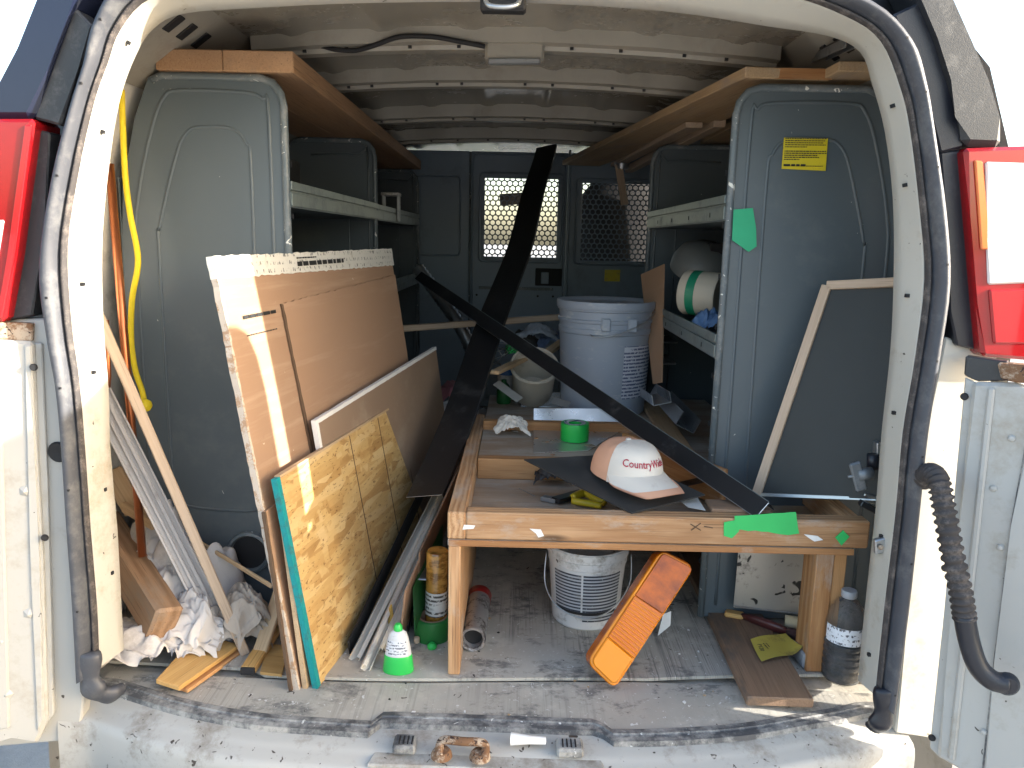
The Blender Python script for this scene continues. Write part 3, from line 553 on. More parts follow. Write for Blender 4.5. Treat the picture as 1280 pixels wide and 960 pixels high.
U1, E1 = shelf_unit('grey steel shelving unit by the left rear opening, half hidden by leaning boards', -1, -.475, .40, 1.43, (1.0, .70), hole=True)
U2, E2 = shelf_unit('grey steel shelving unit on the left next to the partition', -1, -.482, 1.44, 2.60, (1.0, .72), False)
U3, E3 = shelf_unit('grey steel shelving unit at right rear with yellow sticker on its end panel', 1, .460, .40, 1.43, (.99, .69))
# round hole low in the left end panel; a black disc paints its shaded inside
p = (-0.596, 0.398, 0.1555)
lathe('access_hole', [(.052, 0), (.050, .008), (.044, .010), (.040, .004), (.039, -.001)], M['steel_edge'], E1, p, (0, -1, 0), n=28)
lathe('hole_shade', [(0, .0022), (.041, .002), (.041, .001)], M['void'], E1, p, (0, -1, 0), n=24)
st = slab('warning_sticker', [(0.5701, 0.3955, 1.0452), (0.6632, 0.3955, 1.0429), (0.6619, 0.3955, 1.1087), (0.5698, 0.3955, 1.1085)], .0008, paint('yellow sticker', (.62, .50, .02), .1, 30, .4, dirt=(.3, .24, .05), damt=(.55, .75), dscale=40), E3, 0, xdir=(1, 0, .01))
tag(st, 'yellow text sticker')
INK = paint('black ink', (.02, .02, .02), .1, rough=.6)
W_ = (0.6625, 0.394, 1.0436)[0]-(0.5699, 0.394, 1.0418)[0]
o_ = Vector((0.5732, 0.3945, 1.0452))
dashes('sticker_print', frame(o_, (1, 0, .01), (0, -1, 0)), [(.0615-k*.0042, f, .0017) for k, f in enumerate((.93, .9, .86, .92, .5))]+[(.036-k*.0042, f, .0019) for k, f in enumerate((.94, .97, .75, .8, .35))]+[(.0075, .5, .0045), (.006, .9, .0012)], W_, INK, st, seed=3)
M['greentape'] = paint('green masking tape', (.02, .42, .10), .12, 25, .5, bs=.3)
M['greentape2'] = paint('teal green masking tape', (.015, .36, .17), .12, 25, .5, bs=.3)
tag(slab('tape_strip', [(0.4747, 0.394, 0.959), (0.476, 0.394, 0.8952), (0.5012, 0.394, 0.8788), (0.5133, 0.392, 0.8706), (0.5296, 0.392, 0.8828), (0.5254, 0.394, 0.9215), (0.5153, 0.394, 0.9631)], .001, M['greentape2'], E3, 0), 'scrap of green masking tape stuck on the panel edge')

# ================================================================ PARTITION
part = thing('bulkhead_partition', 'dark steel partition with perforated windows between cargo space and cab', 'partition', (0, 2.75, 0))
PY = 2.75
def pz(z): return z
def panel_with_window(name, x0, x1, z0, z1, win, parent):
    if not win: return box(name, (x0, PY, z0), (x1, PY+.02, z1), M['partition'], parent, .004)
    a0, a1, b0, b1 = win
    o = [(x0, z0), (x1, z0), (x1, z1), (x0, z1)]; i = [(a0, b0), (a1, b0), (a1, b1), (a0, b1)]
    vs = [(x, PY, z) for x, z in o+i]+[(x, PY+.02, z) for x, z in o+i]; fs = []
    for k in range(4):
        m = (k+1) % 4; fs += [(k, m, 4+m, 4+k), (8+k, 12+k, 12+m, 8+m), (k, 8+k, 8+m, m), (4+k, 4+m, 12+m, 12+k)]
    return frommesh(name, vs, fs, M['partition'], parent, bevel=.003)
def perf(parent, x0, x1, z0, z1, pitch=.0285, r=.0118):
    vs, fs = [], []; h = pitch/math.sqrt(3); row = 0; z = z0
    while z < z1+pitch:
        x = x0+(pitch/2 if row % 2 else 0)
        while x < x1+pitch:
            b = len(vs); outer = []
            for k in range(6):
                a = R(60*k+30); p = (x+h*math.cos(a), z+h*math.sin(a)); a2 = R(60*k+90); q = (x+h*math.cos(a2), z+h*math.sin(a2))
                outer += [p, ((p[0]+q[0])/2, (p[1]+q[1])/2)]
            for k in range(12):
                a = R(30*k+30); vs.append((outer[k][0], 0, outer[k][1])); vs.append((x+r*math.cos(a), 0, z+r*math.sin(a)))
            for k in range(12): m = (k+1) % 12; fs.append((b+2*k, b+2*m, b+2*m+1, b+2*k+1))
            x += pitch
        z += pitch*math.sqrt(3)/2; row += 1
    return frommesh('perforated_screen', vs, fs, M['partition'], parent, Matrix.Translation((0, PY+.012, 0)))
pl_ = panel_with_window('left_panel', -.90, -.242, 0, 1.325, None, part)
pd = panel_with_window('door_panel', -.236, .258, 0, 1.325, (-.165, .210, .80, 1.195), part)
pr = panel_with_window('right_panel', .272, .90, 0, 1.325, (.335, .70, .79, 1.18), part)
perf(pd, -.165, .205, .80, 1.19); perf(pr, .335, .70, .79, 1.17)
def beadrect(x0, x1, z0, z1, par, r=.006, rd=.02):
    pts = []
    for cx, cz, a in ((x1-rd, z1-rd, 0), (x0+rd, z1-rd, 90), (x0+rd, z0+rd, 180), (x1-rd, z0+rd, 270)):
        for k in range(5): t = R(a+k*22.5); pts.append((cx+rd*math.cos(t), PY-.001, cz+rd*math.sin(t)))
    tube('pressed_bead', pts+[pts[0]], r, M['partition'], par, n=6, caps=False)
beadrect(-.19, .235, .775, 1.22, pd); beadrect(.305, .75, .77, 1.20, pr); beadrect(-.52, -.29, .80, 1.20, pl_); beadrect(-.225, .247, .03, 1.31, pd, .005)
tube('hinge_rod', [(-.239, PY-.004, .05), (-.239, PY-.004, 1.32)], .005, M['steel_edge'], part, n=8)
box('door_post', (.259, PY-.006, 0), (.271, PY+.03, 1.34), M['partition'], part)
hb = box('latch_recess', (.105, PY-.006, .655), (.245, PY-.001, .745), M['void'], pd, .004)
box('latch_paddle', (.135, PY-.012, .665), (.175, PY-.007, .725), M['partition'], hb, .003)
box('rest_bar', (-.19, PY-.008, .63), (.2, PY-.001, .645), M['steel_edge'], pd, .002)
sk = box('yellow_sticker', (.465, PY-.004, .685), (.545, PY-.001, .745), bpy.data.materials['yellow sticker'], pr, 0)
for x in (-.2, -.1, 0, .12, .2): lathe('rivet', [(0, .003), (.005, .002), (.006, 0)], M['void'], pd, (x, PY, .60), (0, -1, 0), n=8)

# ================================================================ ROOF-RACK TIMBER
def plank(name, label, a, b, w_, t, mat, cat='plank', group=None, up=(0, 0, 1), bevel=.002):
    o = bar(name, a, b, w_, t, mat, None, up, bevel); tag(o, label, cat, group); return o
plank('shelf_plank', 'thick wooden plank on the left shelving top, outer one against the wall', (-.672, .385, 1.2375), (-.69, 2.60, 1.2375), .138, .042, M['shelfwood'], group='planks laid on top of the shelving')
plank('shelf_plank', 'thick wooden plank on the left shelving top, inner one facing the aisle', (-.5285, .385, 1.2375), (-.545, 2.60, 1.2375), .146, .042, M['shelfwood'], group='planks laid on top of the shelving')
A = Vector((0.4767, 0.4, 1.2473)); B = Vector((0.2076, 2.55, 1.3182)); d = (B-A).normalized()
n_ = Vector((1, .09, 0)).normalized()
plank('shelf_plank', 'wide pale plank with orange end grain on the right shelving top', A+Vector((.092, 0, -.011)), Vector((B.x+.10, 2.55, A.z-.011+.02)), .184, .022, M['pine'], group='planks laid on top of the shelving')
pe = bpy.data.objects['shelf_plank.002']; bar('end_grain', A+Vector((.002, -.0012, -.011)), A+Vector((.182, -.0012, -.011)), .002, .0215, M['fir'], pe, up=(0, 0, 1), bevel=0)
plank('shelf_plank', 'short plank end beside the right rear roof corner, above a yellow-stickered panel', (.705, .33, 1.238), (.70, 1.5, 1.238), .12, .020, M['pine'], group='planks laid on top of the shelving')
A = Vector((0.6213, 0.22, 1.2554)); B = Vector((0.7306, 0.9, 1.3446))
ch = thing('metal_channel', 'dark steel track channel poking out at the upper right roof corner', 'channel', tuple(A))
dch = (B-A).normalized()
for off, w_, t_ in (((0, 0, .010), .022, .003), ((-.0095, 0, 0), .003, .018), ((.0095, 0, 0), .003, .018)):
    bar('channel_web' if w_ > .01 else 'channel_side', A+Vector(off), B+Vector(off), w_, t_, M['galv'] if w_ < .01 else M['black_metal'], ch, bevel=.0003)
plank('trim_board', 'pale moulding stick under the right plank, end nearest the shelving corner', (0.5818, 1, 1.2288), (0.5319, 2.5, 1.2272), .035, .03, M['palewood'], 'moulding', 'mouldings under the right plank')
plank('trim_board', 'flat pale batten lying left of the moulding stick under the right plank', (0.514, 1.02, 1.2216), (0.4699, 2.5, 1.2481), .05, .016, M['palewood'], 'moulding', 'mouldings under the right plank')
hs = thing('hanging_bracket', 'pale metal strap hanging from the roof in front of the right screen', 'bracket', (0.4668, 2.3, 1.2502))
bar('strap', (0.4568, 2.3, 1.2326), (0.4942, 2.3, 1.0541), .034, .004, M['palewood'], hs, up=(0, 1, 0)); lathe('cup', [(0, 0), (.03, .002), (.034, .02), (.036, .03)], M['galv'], hs, (0.4749, 2.32, 1.2103), n=16)

# ================================================================ LEANING SHEETS (left)
V = Vector
g = G('brown paper face'); a = g.mix(g.noise((3, 3, 1), 6), (.29, .175, .108), (.37, .235, .15)); a = g.mix(g.ramp(g.noise((2, 30, 1), 5, .7), [(.5, 0), (.75, .55)]), a, (.50, .36, .25))
a = g.mix(g.ramp(g.noise(11, 7, .75), [(.62, 0), (.78, .7)]), a, (.22, .13, .08)); a = g.mix(g.ramp(g.noise(70, 2), [(.74, 0), (.77, 1)]), a, (.62, .5, .4)); M['paper'] = g.fin(a, .7, 0, g.noise((4, 160, 1), 3), .12, .001)
g = G('cardboard'); a = g.mix(g.noise((2, 5, 1), 5), (.31, .185, .11), (.38, .24, .155)); a = g.mix(g.ramp(g.noise((1.5, 18, 1), 5, .7), [(.55, 0), (.8, .5)]), a, (.53, .38, .27)); M['card'] = g.fin(a, .75, 0, g.wave((0, 150, 0), .4, d='Y'), .10, .001)
M['gypsum'] = paint('gypsum edge', (.50, .43, .36), .08, 60, .9, dirt=(.36, .22, .13), damt=(.5, .6), dscale=30, bs=.6)
g = G('oriented strand board'); vals = []
col = None
for k, (rt, sc_) in enumerate(((.35, (9, 62, 1)), (1.25, (8, 55, 1)), (2.2, (10, 70, 1)), (2.8, (9, 60, 1)))):
    c = g.vor(sc_, rot=(0, 0, rt), out='Color'); f = g.ramp(c, [(0, (.27, .13, .035)), (.3, (.47, .27, .085)), (.6, (.62, .42, .17)), (.85, (.70, .52, .26)), (1, (.38, .19, .05))])
    col = f if col is None else g.mix(g.ramp(g.noise((9, 9, 1), 3, co=g.mp(1, rot=(k, 0, 0))), [(.485, 0), (.515, 1)]), col, f)
col = g.mix(.35, col, g.mix(g.noise((24, 160, 1), 4, rot=(0, 0, .8)), (.30, .15, .04), (.70, .50, .24)))
col = g.mix(g.ramp(g.noise((60, 200, 1), 3, rot=(0, 0, 2.0)), [(.60, 0), (.68, .85)]), col, (.17, .075, .018))
M['osb'] = g.fin(col, .55, 0, g.vor((14, 50, 1), rot=(0, 0, .35)), .35, .002)
M['teal'] = paint('teal painted board edge', (.0, .22, .23), .2, 60, .7, dirt=(.05, .12, .12), damt=(.5, .7), dscale=40, bs=.7)
M['whitetape'] = printed('printed white edge tape', (.66, .64, .58), (.06, .06, .06), .016, .60, rough=.6, dirt=(.42, .38, .3))

class Sheet:
    def __init__(s, bl, tl, tr):
        s.tl, s.tr, s.bl = V(tl), V(tr), V(bl); s.br = s.tr+(s.bl-s.tl); s.br.z = 0; s.n = (s.br-s.bl).cross(s.tl-s.bl).normalized()
    def at(s, u, v, off=0): return s.tl+(s.tr-s.tl)*u+(s.bl-s.tl)*v+s.n*off
    def quad(s, u0, u1, v0, v1, off=0): return [s.at(u0, v1, off), s.at(u1, v1, off), s.at(u1, v0, off), s.at(u0, v0, off)]
DW = Sheet((-0.3975, 0.0908, 0.001), (-0.527, 0.1, 0.8392), (-0.36, 1, 0.8483))
t = thing('drywall_sheet', 'tall brown paper-faced drywall sheet with white taped top edge leaning at left', 'drywall', tuple(DW.bl))
core = slab('sheet_core', DW.quad(0, 1, 0, 1), .0125, M['paper'], t, rough=.0012)
slab('torn_edge', [DW.at(-.002, 1, .0005), DW.at(.004, 1, .0005), DW.at(.005, 0, .0005), DW.at(-.002, 0, .0005)], .0130, M['gypsum'], t, rough=.0035, seed=3)
tape = slab('edge_tape', [DW.at(-.004, .040, .0012), DW.at(1.01, .052, .0012), DW.at(1.012, -.006, .0012), DW.at(-.004, -.008, .0012)], .0145, M['whitetape'], t, rough=.004, seed=9)
fr = frame(DW.at(.34, .042, .002), DW.tr-DW.tl, DW.n)
dashes('tape_print', fr, [(.017, .5, .010), (.030, .2, .003)], .5, INK, tape, seed=11)
dashes('stamp_print', frame(DW.at(.06, .13, .0022), DW.tr-DW.tl, DW.n), [(0, 1, .007), (-.035, .9, .0025)], .13, INK, t, seed=5)
CB = [DW.at(.262, 1, .0045), DW.at(.985, .995, .0045), DW.at(.995, .085, .0045), DW.at(.225, .115, .0045)]
cb = slab('cardboard_sheet', CB, .0035, M['card'], None, rough=.003, seed=21); tag(cb, 'large brown cardboard sheet with ragged edge lying flat on the drywall', 'cardboard')
M['darkgap'] = paint('torn dark edge', (.10, .06, .035), .3, 60, .9, bs=.8)
slab('ragged_edge', [DW.at(.258, 1, .0048), DW.at(.268, 1, .0048), DW.at(.231, .117, .0048), DW.at(.222, .115, .0048)], .004, M['darkgap'], cb, rough=.003, seed=31)
PS = Sheet((-0.4108, 0.0875, 0.001), (-0.4496, 0.085, 0.3716), tuple(V((-0.4496, 0.085, 0.3716))+V((.09, .55, 0))))
ps = slab('hardboard_sheet', PS.quad(0, 1, 0, 1), .006, M['card'], rough=.001); tag(ps, 'thin low board leaning at the foot of the drywall, dark torn edge', 'board')
slab('torn_edge', PS.quad(-.004, .006, 0, 1, .001), .007, M['darkgap'], ps, rough=.0025, seed=4)
PP = Sheet((-0.3825, 0.0942, 0.001), (-0.4201, 0.095, 0.3925), tuple(V((-0.4201, 0.095, 0.3925))+V((.078, .55, 0))))
tag(slab('plywood_sheet', PP.quad(0, 1, 0, 1), .010, M['tanply'], rough=.0006), 'low tan plywood sheet squeezed between drywall and teal-edged board', 'plywood')
GB = Sheet(((-0.4023, 0.3, 0.4966)[0]+.065, .31, .001), (-0.404, 0.3, 0.4966), (-0.2378, 1.12, 0.5446))
gb = slab('white_edged_board', GB.quad(0, 1, 0, 1), .010, paint('grey brown board', (.27, .185, .125), .1, 5, .6, dirt=(.36, .28, .2), damt=(.55, .8), dscale=6)); tag(gb, 'grey brown board with white cut edges behind the strand board', 'board')
M['cutwhite'] = paint('white cut edge', (.75, .73, .70), .06, 40, .8, bs=.5)
slab('cut_edge', GB.quad(-.006, .006, 0, 1, .0008), .0115, M['cutwhite'], gb, rough=.0008); slab('cut_edge', GB.quad(-.006, 1, -.008, .010, .0012), .0118, M['cutwhite'], gb, rough=.0008)
OB = Sheet((-0.3593, 0.1091, 0.001), (-0.4232, 0.1, 0.4366), (-0.2588, 1, 0.4431))
ob = thing('strand_board', 'golden strand board with teal painted front edge leaning in the pile', 'board', tuple(OB.bl))
slab('board_face', OB.quad(0, 1, 0, 1), .011, M['osb'], ob, rough=.0008)
slab('painted_edge', OB.quad(-.016, 0.0, 0, 1, .0002), .0114, M['teal'], ob, rough=.0006)
slab('pale_top_edge', OB.quad(0, 1, -.006, .006, .0006), .0121, M['tanply'], ob, rough=.0006)
for u in (.36, .56, .74):
    slab('scored_line', [OB.at(u+.012, .92, .0006), OB.at(u+.016, .92, .0006), OB.at(u+.003, 0.01, .0006), OB.at(u, 0.01, .0006)], .001, M['darkgap'], ob, 0)

# ================================================================ LONG BLACK FLASHING AND ANGLE BAR
A, B = V((-0.2041, 0.55, 0.2499)), V((0.134, 2.55, 1.3353))
ax = (B-A).normalized(); wv_ = V((1, .05, .35)); wv_ = (wv_-ax*wv_.dot(ax)).normalized()
fl = thing('black_flashing', 'long black flashing strip rising from the strand board to the roof', 'flashing', tuple(A))
up_ = wv_.cross(ax)
if up_.z < 0: up_ = -up_
vs, fs = [], []
for k in range(17):
    t_ = k/16; c_ = A.lerp(B, t_)+V((.035, 0, .02))*(4*t_*(1-t_))+V((.006*math.sin(k*.9), 0, 0))
    for off, h_ in ((-.052, 0), (.048, 0), (.049, -.010), (.047, -.010), (.047, -.0015), (-.052, -.0015)): vs.append(tuple(c_+wv_*off+up_*h_))
for k in range(16):
    for m_ in range(6): fs.append((k*6+m_, k*6+(m_+1) % 6, (k+1)*6+(m_+1) % 6, (k+1)*6+m_))
fs += [(0, 1, 2, 3, 4, 5), tuple(range(96, 102))]
frommesh('flashing_web', vs, fs, M['black_metal'], fl)
bar('cut_end', A-wv_*.052, A+wv_*.048, .0015, .0018, M['galv'], fl, up=ax)
A, B = V((0.5238, 0.165, 0.3859)), V((-0.3436, 1.6, 0.7616)); ax = (B-A).normalized()
an = thing('black_angle_bar', 'long black metal angle bar lying from the bench front to the left shelving', 'angle bar', tuple(A))
q = V((-.55, -.35, -.75)); q = (q-ax*q.dot(ax)).normalized(); r_ = ax.cross(q).normalized()
if r_.x < 0: r_ = -r_
slab('angle_face', [A, A+q*.040, B+q*.036, B], .002, M['black_metal'], an, 0)
slab('angle_flange', [A, A+r_*.030, B+r_*.030, B], .002, M['black_metal'], an, 0)
bar('edge_highlight', A+q*.0405, B+q*.0405, .0015, .0015, M['galv'], an); bar('cut_end', A, A+q*.04, .002, .0025, M['galv'], an, up=ax)  # pale strip stands in for the highlight along the bar's lower edge
bar('fold_highlight', A-q*.001, B-q*.001, .002, .002, M['lip'], an)  # pale strip stands in for light catching the fold

plank('white_trim_strip', 'pale grooved trim strip lying across the aisle behind the black flashing', (-0.4981, 1.5, 0.5509), (0.1898, 1.55, 0.6107), .03, .022, M['palewood'], 'trim')
pts = smoothpts([(-0.424, 2.1, 0.7572), (-0.3379, 2.05, 0.6579), (-0.2423, 1.95, 0.5486), (-0.177, 1.9, 0.4376), (-0.1323, 1.85, 0.2944)], 14)
dh = tube('duct_hose', pts, .026, M['galv'], None, n=14, rad=[.027+.003*(1 if i % 2 else -1) for i in range(len(pts))]); tag(dh, 'silver flexible duct hose hanging by the left shelving', 'hose')

# ================================================================ WORKBENCH PLATFORM
wb = thing('wooden_platform', 'low timber platform bench with raised rails across the right of the cargo floor', 'bench', (.3, .6, 0))
FX0, FX1 = -.110, .722
fr_ = bar('front_rail', (FX0+.036, .169, .3275), (FX1, .169, .3275), .038, .056, M['firworn'], wb, up=(0, 0, 1), bevel=.003)
bar('side_rail', (FX0+.0175, .150, .3277), (FX0+.0175, 1.02, .3277), .036, .057, M['firworn'], wb, bevel=.003)
bar('side_rail', (.70, .190, .3277), (.70, 1.0, .3277), .036, .050, M['firworn'], wb, bevel=.003)
box('tray_floor', (FX0, .151, .286), (FX1-.03, 1.35, .2985), M['plydusty'], wb, .001)
cz = (0.0138, 0.5451, 0.2985)[1]
bar('cross_rail', (FX0+.037, cz+.02, .325), (.67, cz+.02, .325), .036, .052, M['fir'], wb, bevel=.002)
box('rear_deck', (FX0+.037, cz+.0385, .336), (.68, 1.35, .350), M['plydusty'], wb, .001)
bar('cross_rail', (FX0+.037, .86, .363), (.40, .86, .363), .03, .026, M['fir'], wb, bevel=.002)
bar('side_leg', (FX0+.014, .45, .0065), (FX0+.014, .45, .2855), .606, .024, M['firworn'], wb, up=(1, 0, 0), bevel=.002)
bar('leg_post', (.658, .225, .007), (.658, .225, .2855), .07, .036, M['fir'], wb, up=(1, 0, 0), bevel=.002); bar('leg_post', (.6905, .23, .007), (.6905, .23, .2855), .07, .027, M['fir'], wb, up=(1, 0, 0), bevel=.002)
box('edge_batten', (FX0+.002, .1465, .2862), (FX1-.028, .1508, .2990), M['fir'], wb, .001)
# green tape and marks on the front rail
FY = .1492
def onrail(name, pts, mat, th=.0012):
    P = [Vector(p) for p in pts]; a = sum((P[i].x*P[(i+1) % len(P)].z-P[(i+1) % len(P)].x*P[i].z) for i in range(len(P)))
    return slab(name, pts if a > 0 else pts[::-1], th, mat, fr_, xdir=(1, 0, 0), rough=.0022, seed=len(bpy.data.objects))
tag(onrail('tape_strip', [(0.4531, 0.1485, 0.362), (0.5728, 0.1485, 0.3732), (0.583, 0.1485, 0.3287), (0.5613, 0.1485, 0.3249), (0.5215, 0.1485, 0.3306), (0.4567, 0.1485, 0.334)], M['greentape']), 'strip of green tape on the rail front')
onrail('tape_strip', [(0.4336, 0.1483, 0.3484), (0.4568, 0.1483, 0.3539), (0.4648, 0.1483, 0.3309), (0.4517, 0.1483, 0.3156), (0.4356, 0.1483, 0.3202)], M['greentape'])
onrail('tape_strip', [(0.6543, 0.1483, 0.3223), (0.6685, 0.1483, 0.3376), (0.6824, 0.1483, 0.3246), (0.6685, 0.1483, 0.3059)], M['greentape'])
WH = paint('white paint smear', (.72, .71, .69), .1, 80, .6, bs=.5)
onrail('paint_smear', [(0.052, 0.1488, 0.3256), (0.0741, 0.1488, 0.3245), (0.0808, 0.1488, 0.3113), (0.0698, 0.1488, 0.3077), (0.0649, 0.1488, 0.3159)], WH, .0008)
onrail('paint_smear', [(0.5927, 0.1488, 0.3272), (0.6197, 0.1488, 0.3245), (0.6315, 0.1488, 0.3165), (0.6145, 0.1488, 0.3127)], WH, .0008)
onrail('paint_smear', [(-0.0777, 0.1488, 0.3308), (-0.0556, 0.1488, 0.3296), (-0.0587, 0.1488, 0.3229), (-0.0808, 0.1488, 0.3207)], WH, .0008)
for p, q in (((0.368, 0.1486, 0.3434), (0.3893, 0.1486, 0.3306)), ((0.3883, 0.1486, 0.3455), (0.3704, 0.1486, 0.3302)), ((0.3951, 0.1486, 0.3391), (0.4126, 0.1486, 0.3362))): bar('pencil_mark', p, q, .0018, .0008, M['darkgap'], fr_, up=(0, -1, 0), bevel=0)

# ---- things on the platform
Zf, Zd = .2985, .350
BKT = (.300, 1.16, Zd)
g = G('blue grey bucket plastic'); a = g.mix(g.noise(5, 5), (.29, .335, .41), (.34, .385, .455)); a = g.mix(g.ramp(g.noise((14, 14, 40), 6, .7), [(.57, 0), (.66, .9)]), a, (.50, .51, .52)); M['bucket'] = g.fin(a, .42, 0, g.noise(50, 3), .06, .001)
bk = thing('plastic_bucket', 'large blue grey plastic bucket with label and wire handle on the bench', 'bucket', BKT)
lathe('bucket_body', [(0, 0), (.128, 0), (.134, .006), (.146, .255), (.150, .258), (.1505, .272), (.147, .275), (.1475, .290), (.152, .292), (.153, .300), (.1485, .303), (.149, .325), (.154, .328), (.155, .352), (.151, .356), (.145, .352), (.140, .2), (.126, .01), (0, .008)], M['bucket'], bk, BKT, n=56)
lathe('bucket_lid', [(0, .344), (.10, .345), (.128, .347), (.134, .352), (.150, .3565), (.157, .356), (.1585, .350), (.1575, .334), (.1555, .333)], M['bucket'], bk, BKT, n=56)
M['buckettxt'] = printed('bucket label', (.60, .62, .68), (.10, .12, .22), .011, .42, rough=.5)
lathe('bucket_label', [(.1375, .06), (.1462, .225)], M['buckettxt'], bk, BKT, n=14, arc=(-72, -18))
lathe('label_stripe', [(.1372, .055), (.1465, .225)], paint('navy print', (.04, .06, .16), .3, 30), bk, BKT, n=6, arc=(-17, 0))
tube('wire_handle', smoothpts([(.456, 1.13, .69), (.41, 1.025, .655), (.32, .995, .615), (.255, 1.0, .605), (.24, 1.012, .61)], 6), .0022, M['galv'], bk, n=6)
for x in (-.03, .05): box('rim_tab', (.300+x, 1.004, .62), (.300+x+.028, 1.018, .66), M['bucket'], bk, .003)

jg = (0.0805, 1.2059, 0.352)
M['tanplastic'] = paint('tan plastic', (.45, .41, .345), .08, 6, .45, dirt=(.3, .27, .22), damt=(.55, .8), dscale=12)
tp = thing('plastic_container', 'open tan plastic container tipped toward the camera beside the bucket', 'container', jg)
axj = V((.02, -.62, .78))
lathe('container_body', [(0, 0), (.060, 0), (.066, .012), (.070, .125), (.076, .127), (.076, .140), (.070, .142), (.066, .125), (.062, .012), (0, .010)], M['tanplastic'], tp, (jg[0]-.008, jg[1]+.0, jg[2]+.036), axj, n=36)
lathe('container_rim', [(.075, .131), (.079, .137), (.075, .144), (.070, .142)], M['tanplastic'], tp, (jg[0]-.008, jg[1]+.0, jg[2]+.036), axj, n=36)
pc = (0.0116, 1.186, 0.352); g = G('clear plastic'); M['clearp'] = g.fin((.85, .86, .86), .12, 0, g.noise(60, 3), .1, .001, Transmission_Weight=.85)
pk = thing('clear_plastic_box', 'clear ribbed plastic box in front of the tan container', 'box', (0.1382, 1.1868, 0.352))
a, b = V((0.0327, 1.1634, 0.352)), V((0.1905, 1.1799, 0.352))
for x0, x1, y0, y1, z0, z1 in ((0, 1, 0, .003, 0, .05), (0, .03, 0, .06, 0, .05), (.97, 1, 0, .06, 0, .05)):
    box('box_wall', (a.x+(b.x-a.x)*x0, a.y+y0, .3515+z0), (a.x+(b.x-a.x)*x1, a.y+y1, .3515+z1), M['clearp'], pk, .001)
for k in range(6): bar('box_rib', (a.x+.04+k*.012, a.y-.001, .36), (a.x+.055+k*.012, a.y-.001, .395), .003, .003, M['clearp'], pk, up=(0, 1, 0))
bc = (0.0062, 1.198, 0.352)
bl_ = thing('small_paint_can', 'small spattered can with blue band left of the tan container', 'can', (bc[0]-.02, bc[1]+.10, Zd))
lathe('can_body', [(0, 0), (.032, 0), (.032, .085), (.030, .088), (0, .088)], paint('spattered can', (.48, .46, .43), .1, 20, .5, dirt=(.16, .1, .09), damt=(.55, .65), dscale=40), bl_, (bc[0]-.02, bc[1]+.10, Zd), n=24)
lathe('can_lid', [(.033, .085), (.033, .105), (.025, .11), (0, .11)], paint('blue lid', (.03, .12, .32), .1), bl_, (bc[0]-.02, bc[1]+.10, Zd), n=24)
plank('wood_offcut', 'short pale stick with raw end propped left of the tan container', (-0.0474, 0.98, 0.4932), (0.0613, 1.25, 0.5061), .03, .012, M['pine'], 'stick')
plank('wood_offcut', 'short pale stick leaning on the left of the blue bucket', (0.1076, 1.2, 0.5173), (0.1751, 1.35, 0.544), .03, .015, M['pine'], 'stick')
gp = (0.0043, 1.3, 0.5276)
for i, (px, c, nm, lb) in enumerate((((0.0913, 1.45, 0.5551), (.30, .33, .37), 'grey_rag', 'grey rag bundled behind the angle bar'),)):
    o = crumple(nm, (px[0], px[1], px[2]-.03), .035 if i != 0 else .07, .04, .06, paint(nm+' stuff', c, .3, 40, .6), seed=20+i, n=30, fold=.5); tag(o, lb, nm.split('_')[1])
gtw = V((0.005, 1.2, 0.5362)); rr_ = random.Random(5)
tag(tube('green_twine', smoothpts([gtw+V((.026*math.cos(i*1.9)*rr_.uniform(.4, 1), .02*math.sin(i*1.7), .014*math.sin(i*2.3+1))) for i in range(26)], 5), .0022, paint('green twine', (.03, .42, .10), .2, 60, .6), n=6), 'bright green tangle of twine behind the tan container', 'twine')
gbt = V((-0.0221, 1.1576, 0.352)); tag(lathe('green_bottle', [(0, 0), (.022, 0), (.024, .004), (.024, .045), (.018, .062), (.009, .07), (.009, .08), (0, .081)], paint('green bottle plastic', (.015, .11, .03), .1, 20, .3), None, (gbt.x, gbt.y+.06, .3505), n=20), 'dark green bottle tucked behind the left bench rail', 'bottle')
wt = V((-0.0131, 1.2, 0.5252)); tag(tube('wire_tangle', smoothpts([wt+V((rr_.uniform(-.07, .05), rr_.uniform(-.04, .06), rr_.uniform(-.05, .03))) for i in range(15)], 5), .0013, M['galv'], n=5), 'loose tangle of thin wire beside the black flashing and green twine', 'wire')
for nm, p, sz, c, lb in (('blue_cloth', (0.1457, 1.5, 0.5326), .05, (.13, .17, .26), 'dull blue cloth wedged behind the blue bucket on the left'), ('dark_bag', (0.0437, 1.5, 0.5186), .06, (.05, .045, .04), 'dark bag slumped behind the angle bar left of the bucket'), ('white_bag', (-0.0376, 1.6, 0.5159), .06, (.4, .42, .45), 'pale plastic bag behind the black flashing and bench')):
    o = crumple(nm, (p[0], p[1], p[2]-.05), sz, sz, .09, paint(nm+' cloth', c, .2, 20, .6), seed=hash(lb[:4]) % 7+33, n=36, fold=.7); tag(o, lb, nm.split('_')[1])
for k, (a, b, c, lb) in enumerate((((-0.0453, 1.1, 0.4417), (0.0316, 1.05, 0.397), (.35, .33, .3), 'torn grey card scrap against the tan container'), ((0.1288, 1, 0.4096), (0.1814, 0.98, 0.4002), (.2, .2, .2), 'dark card scrap in front of the bucket'))):
    tag(bar('card_scrap', a, b, .03, .002, paint('scrap %d' % k, c, .2, 20, .8), up=(0, -.6, 1)), lb, 'scrap')
rg = (0.0061, 0.7658, 0.352)
M['ragw'] = paint('off white cloth', (.60, .56, .50), .08, 8, .9, dirt=(.40, .34, .28), damt=(.55, .8), dscale=14, bs=.3, bscale=200)
tag(crumple('paper_rag', (rg[0]+.005, rg[1]+.03, .3505), .042, .034, .045, M['ragw'], seed=4, n=40), 'crumpled off white rag on the bench rail side', 'rag')
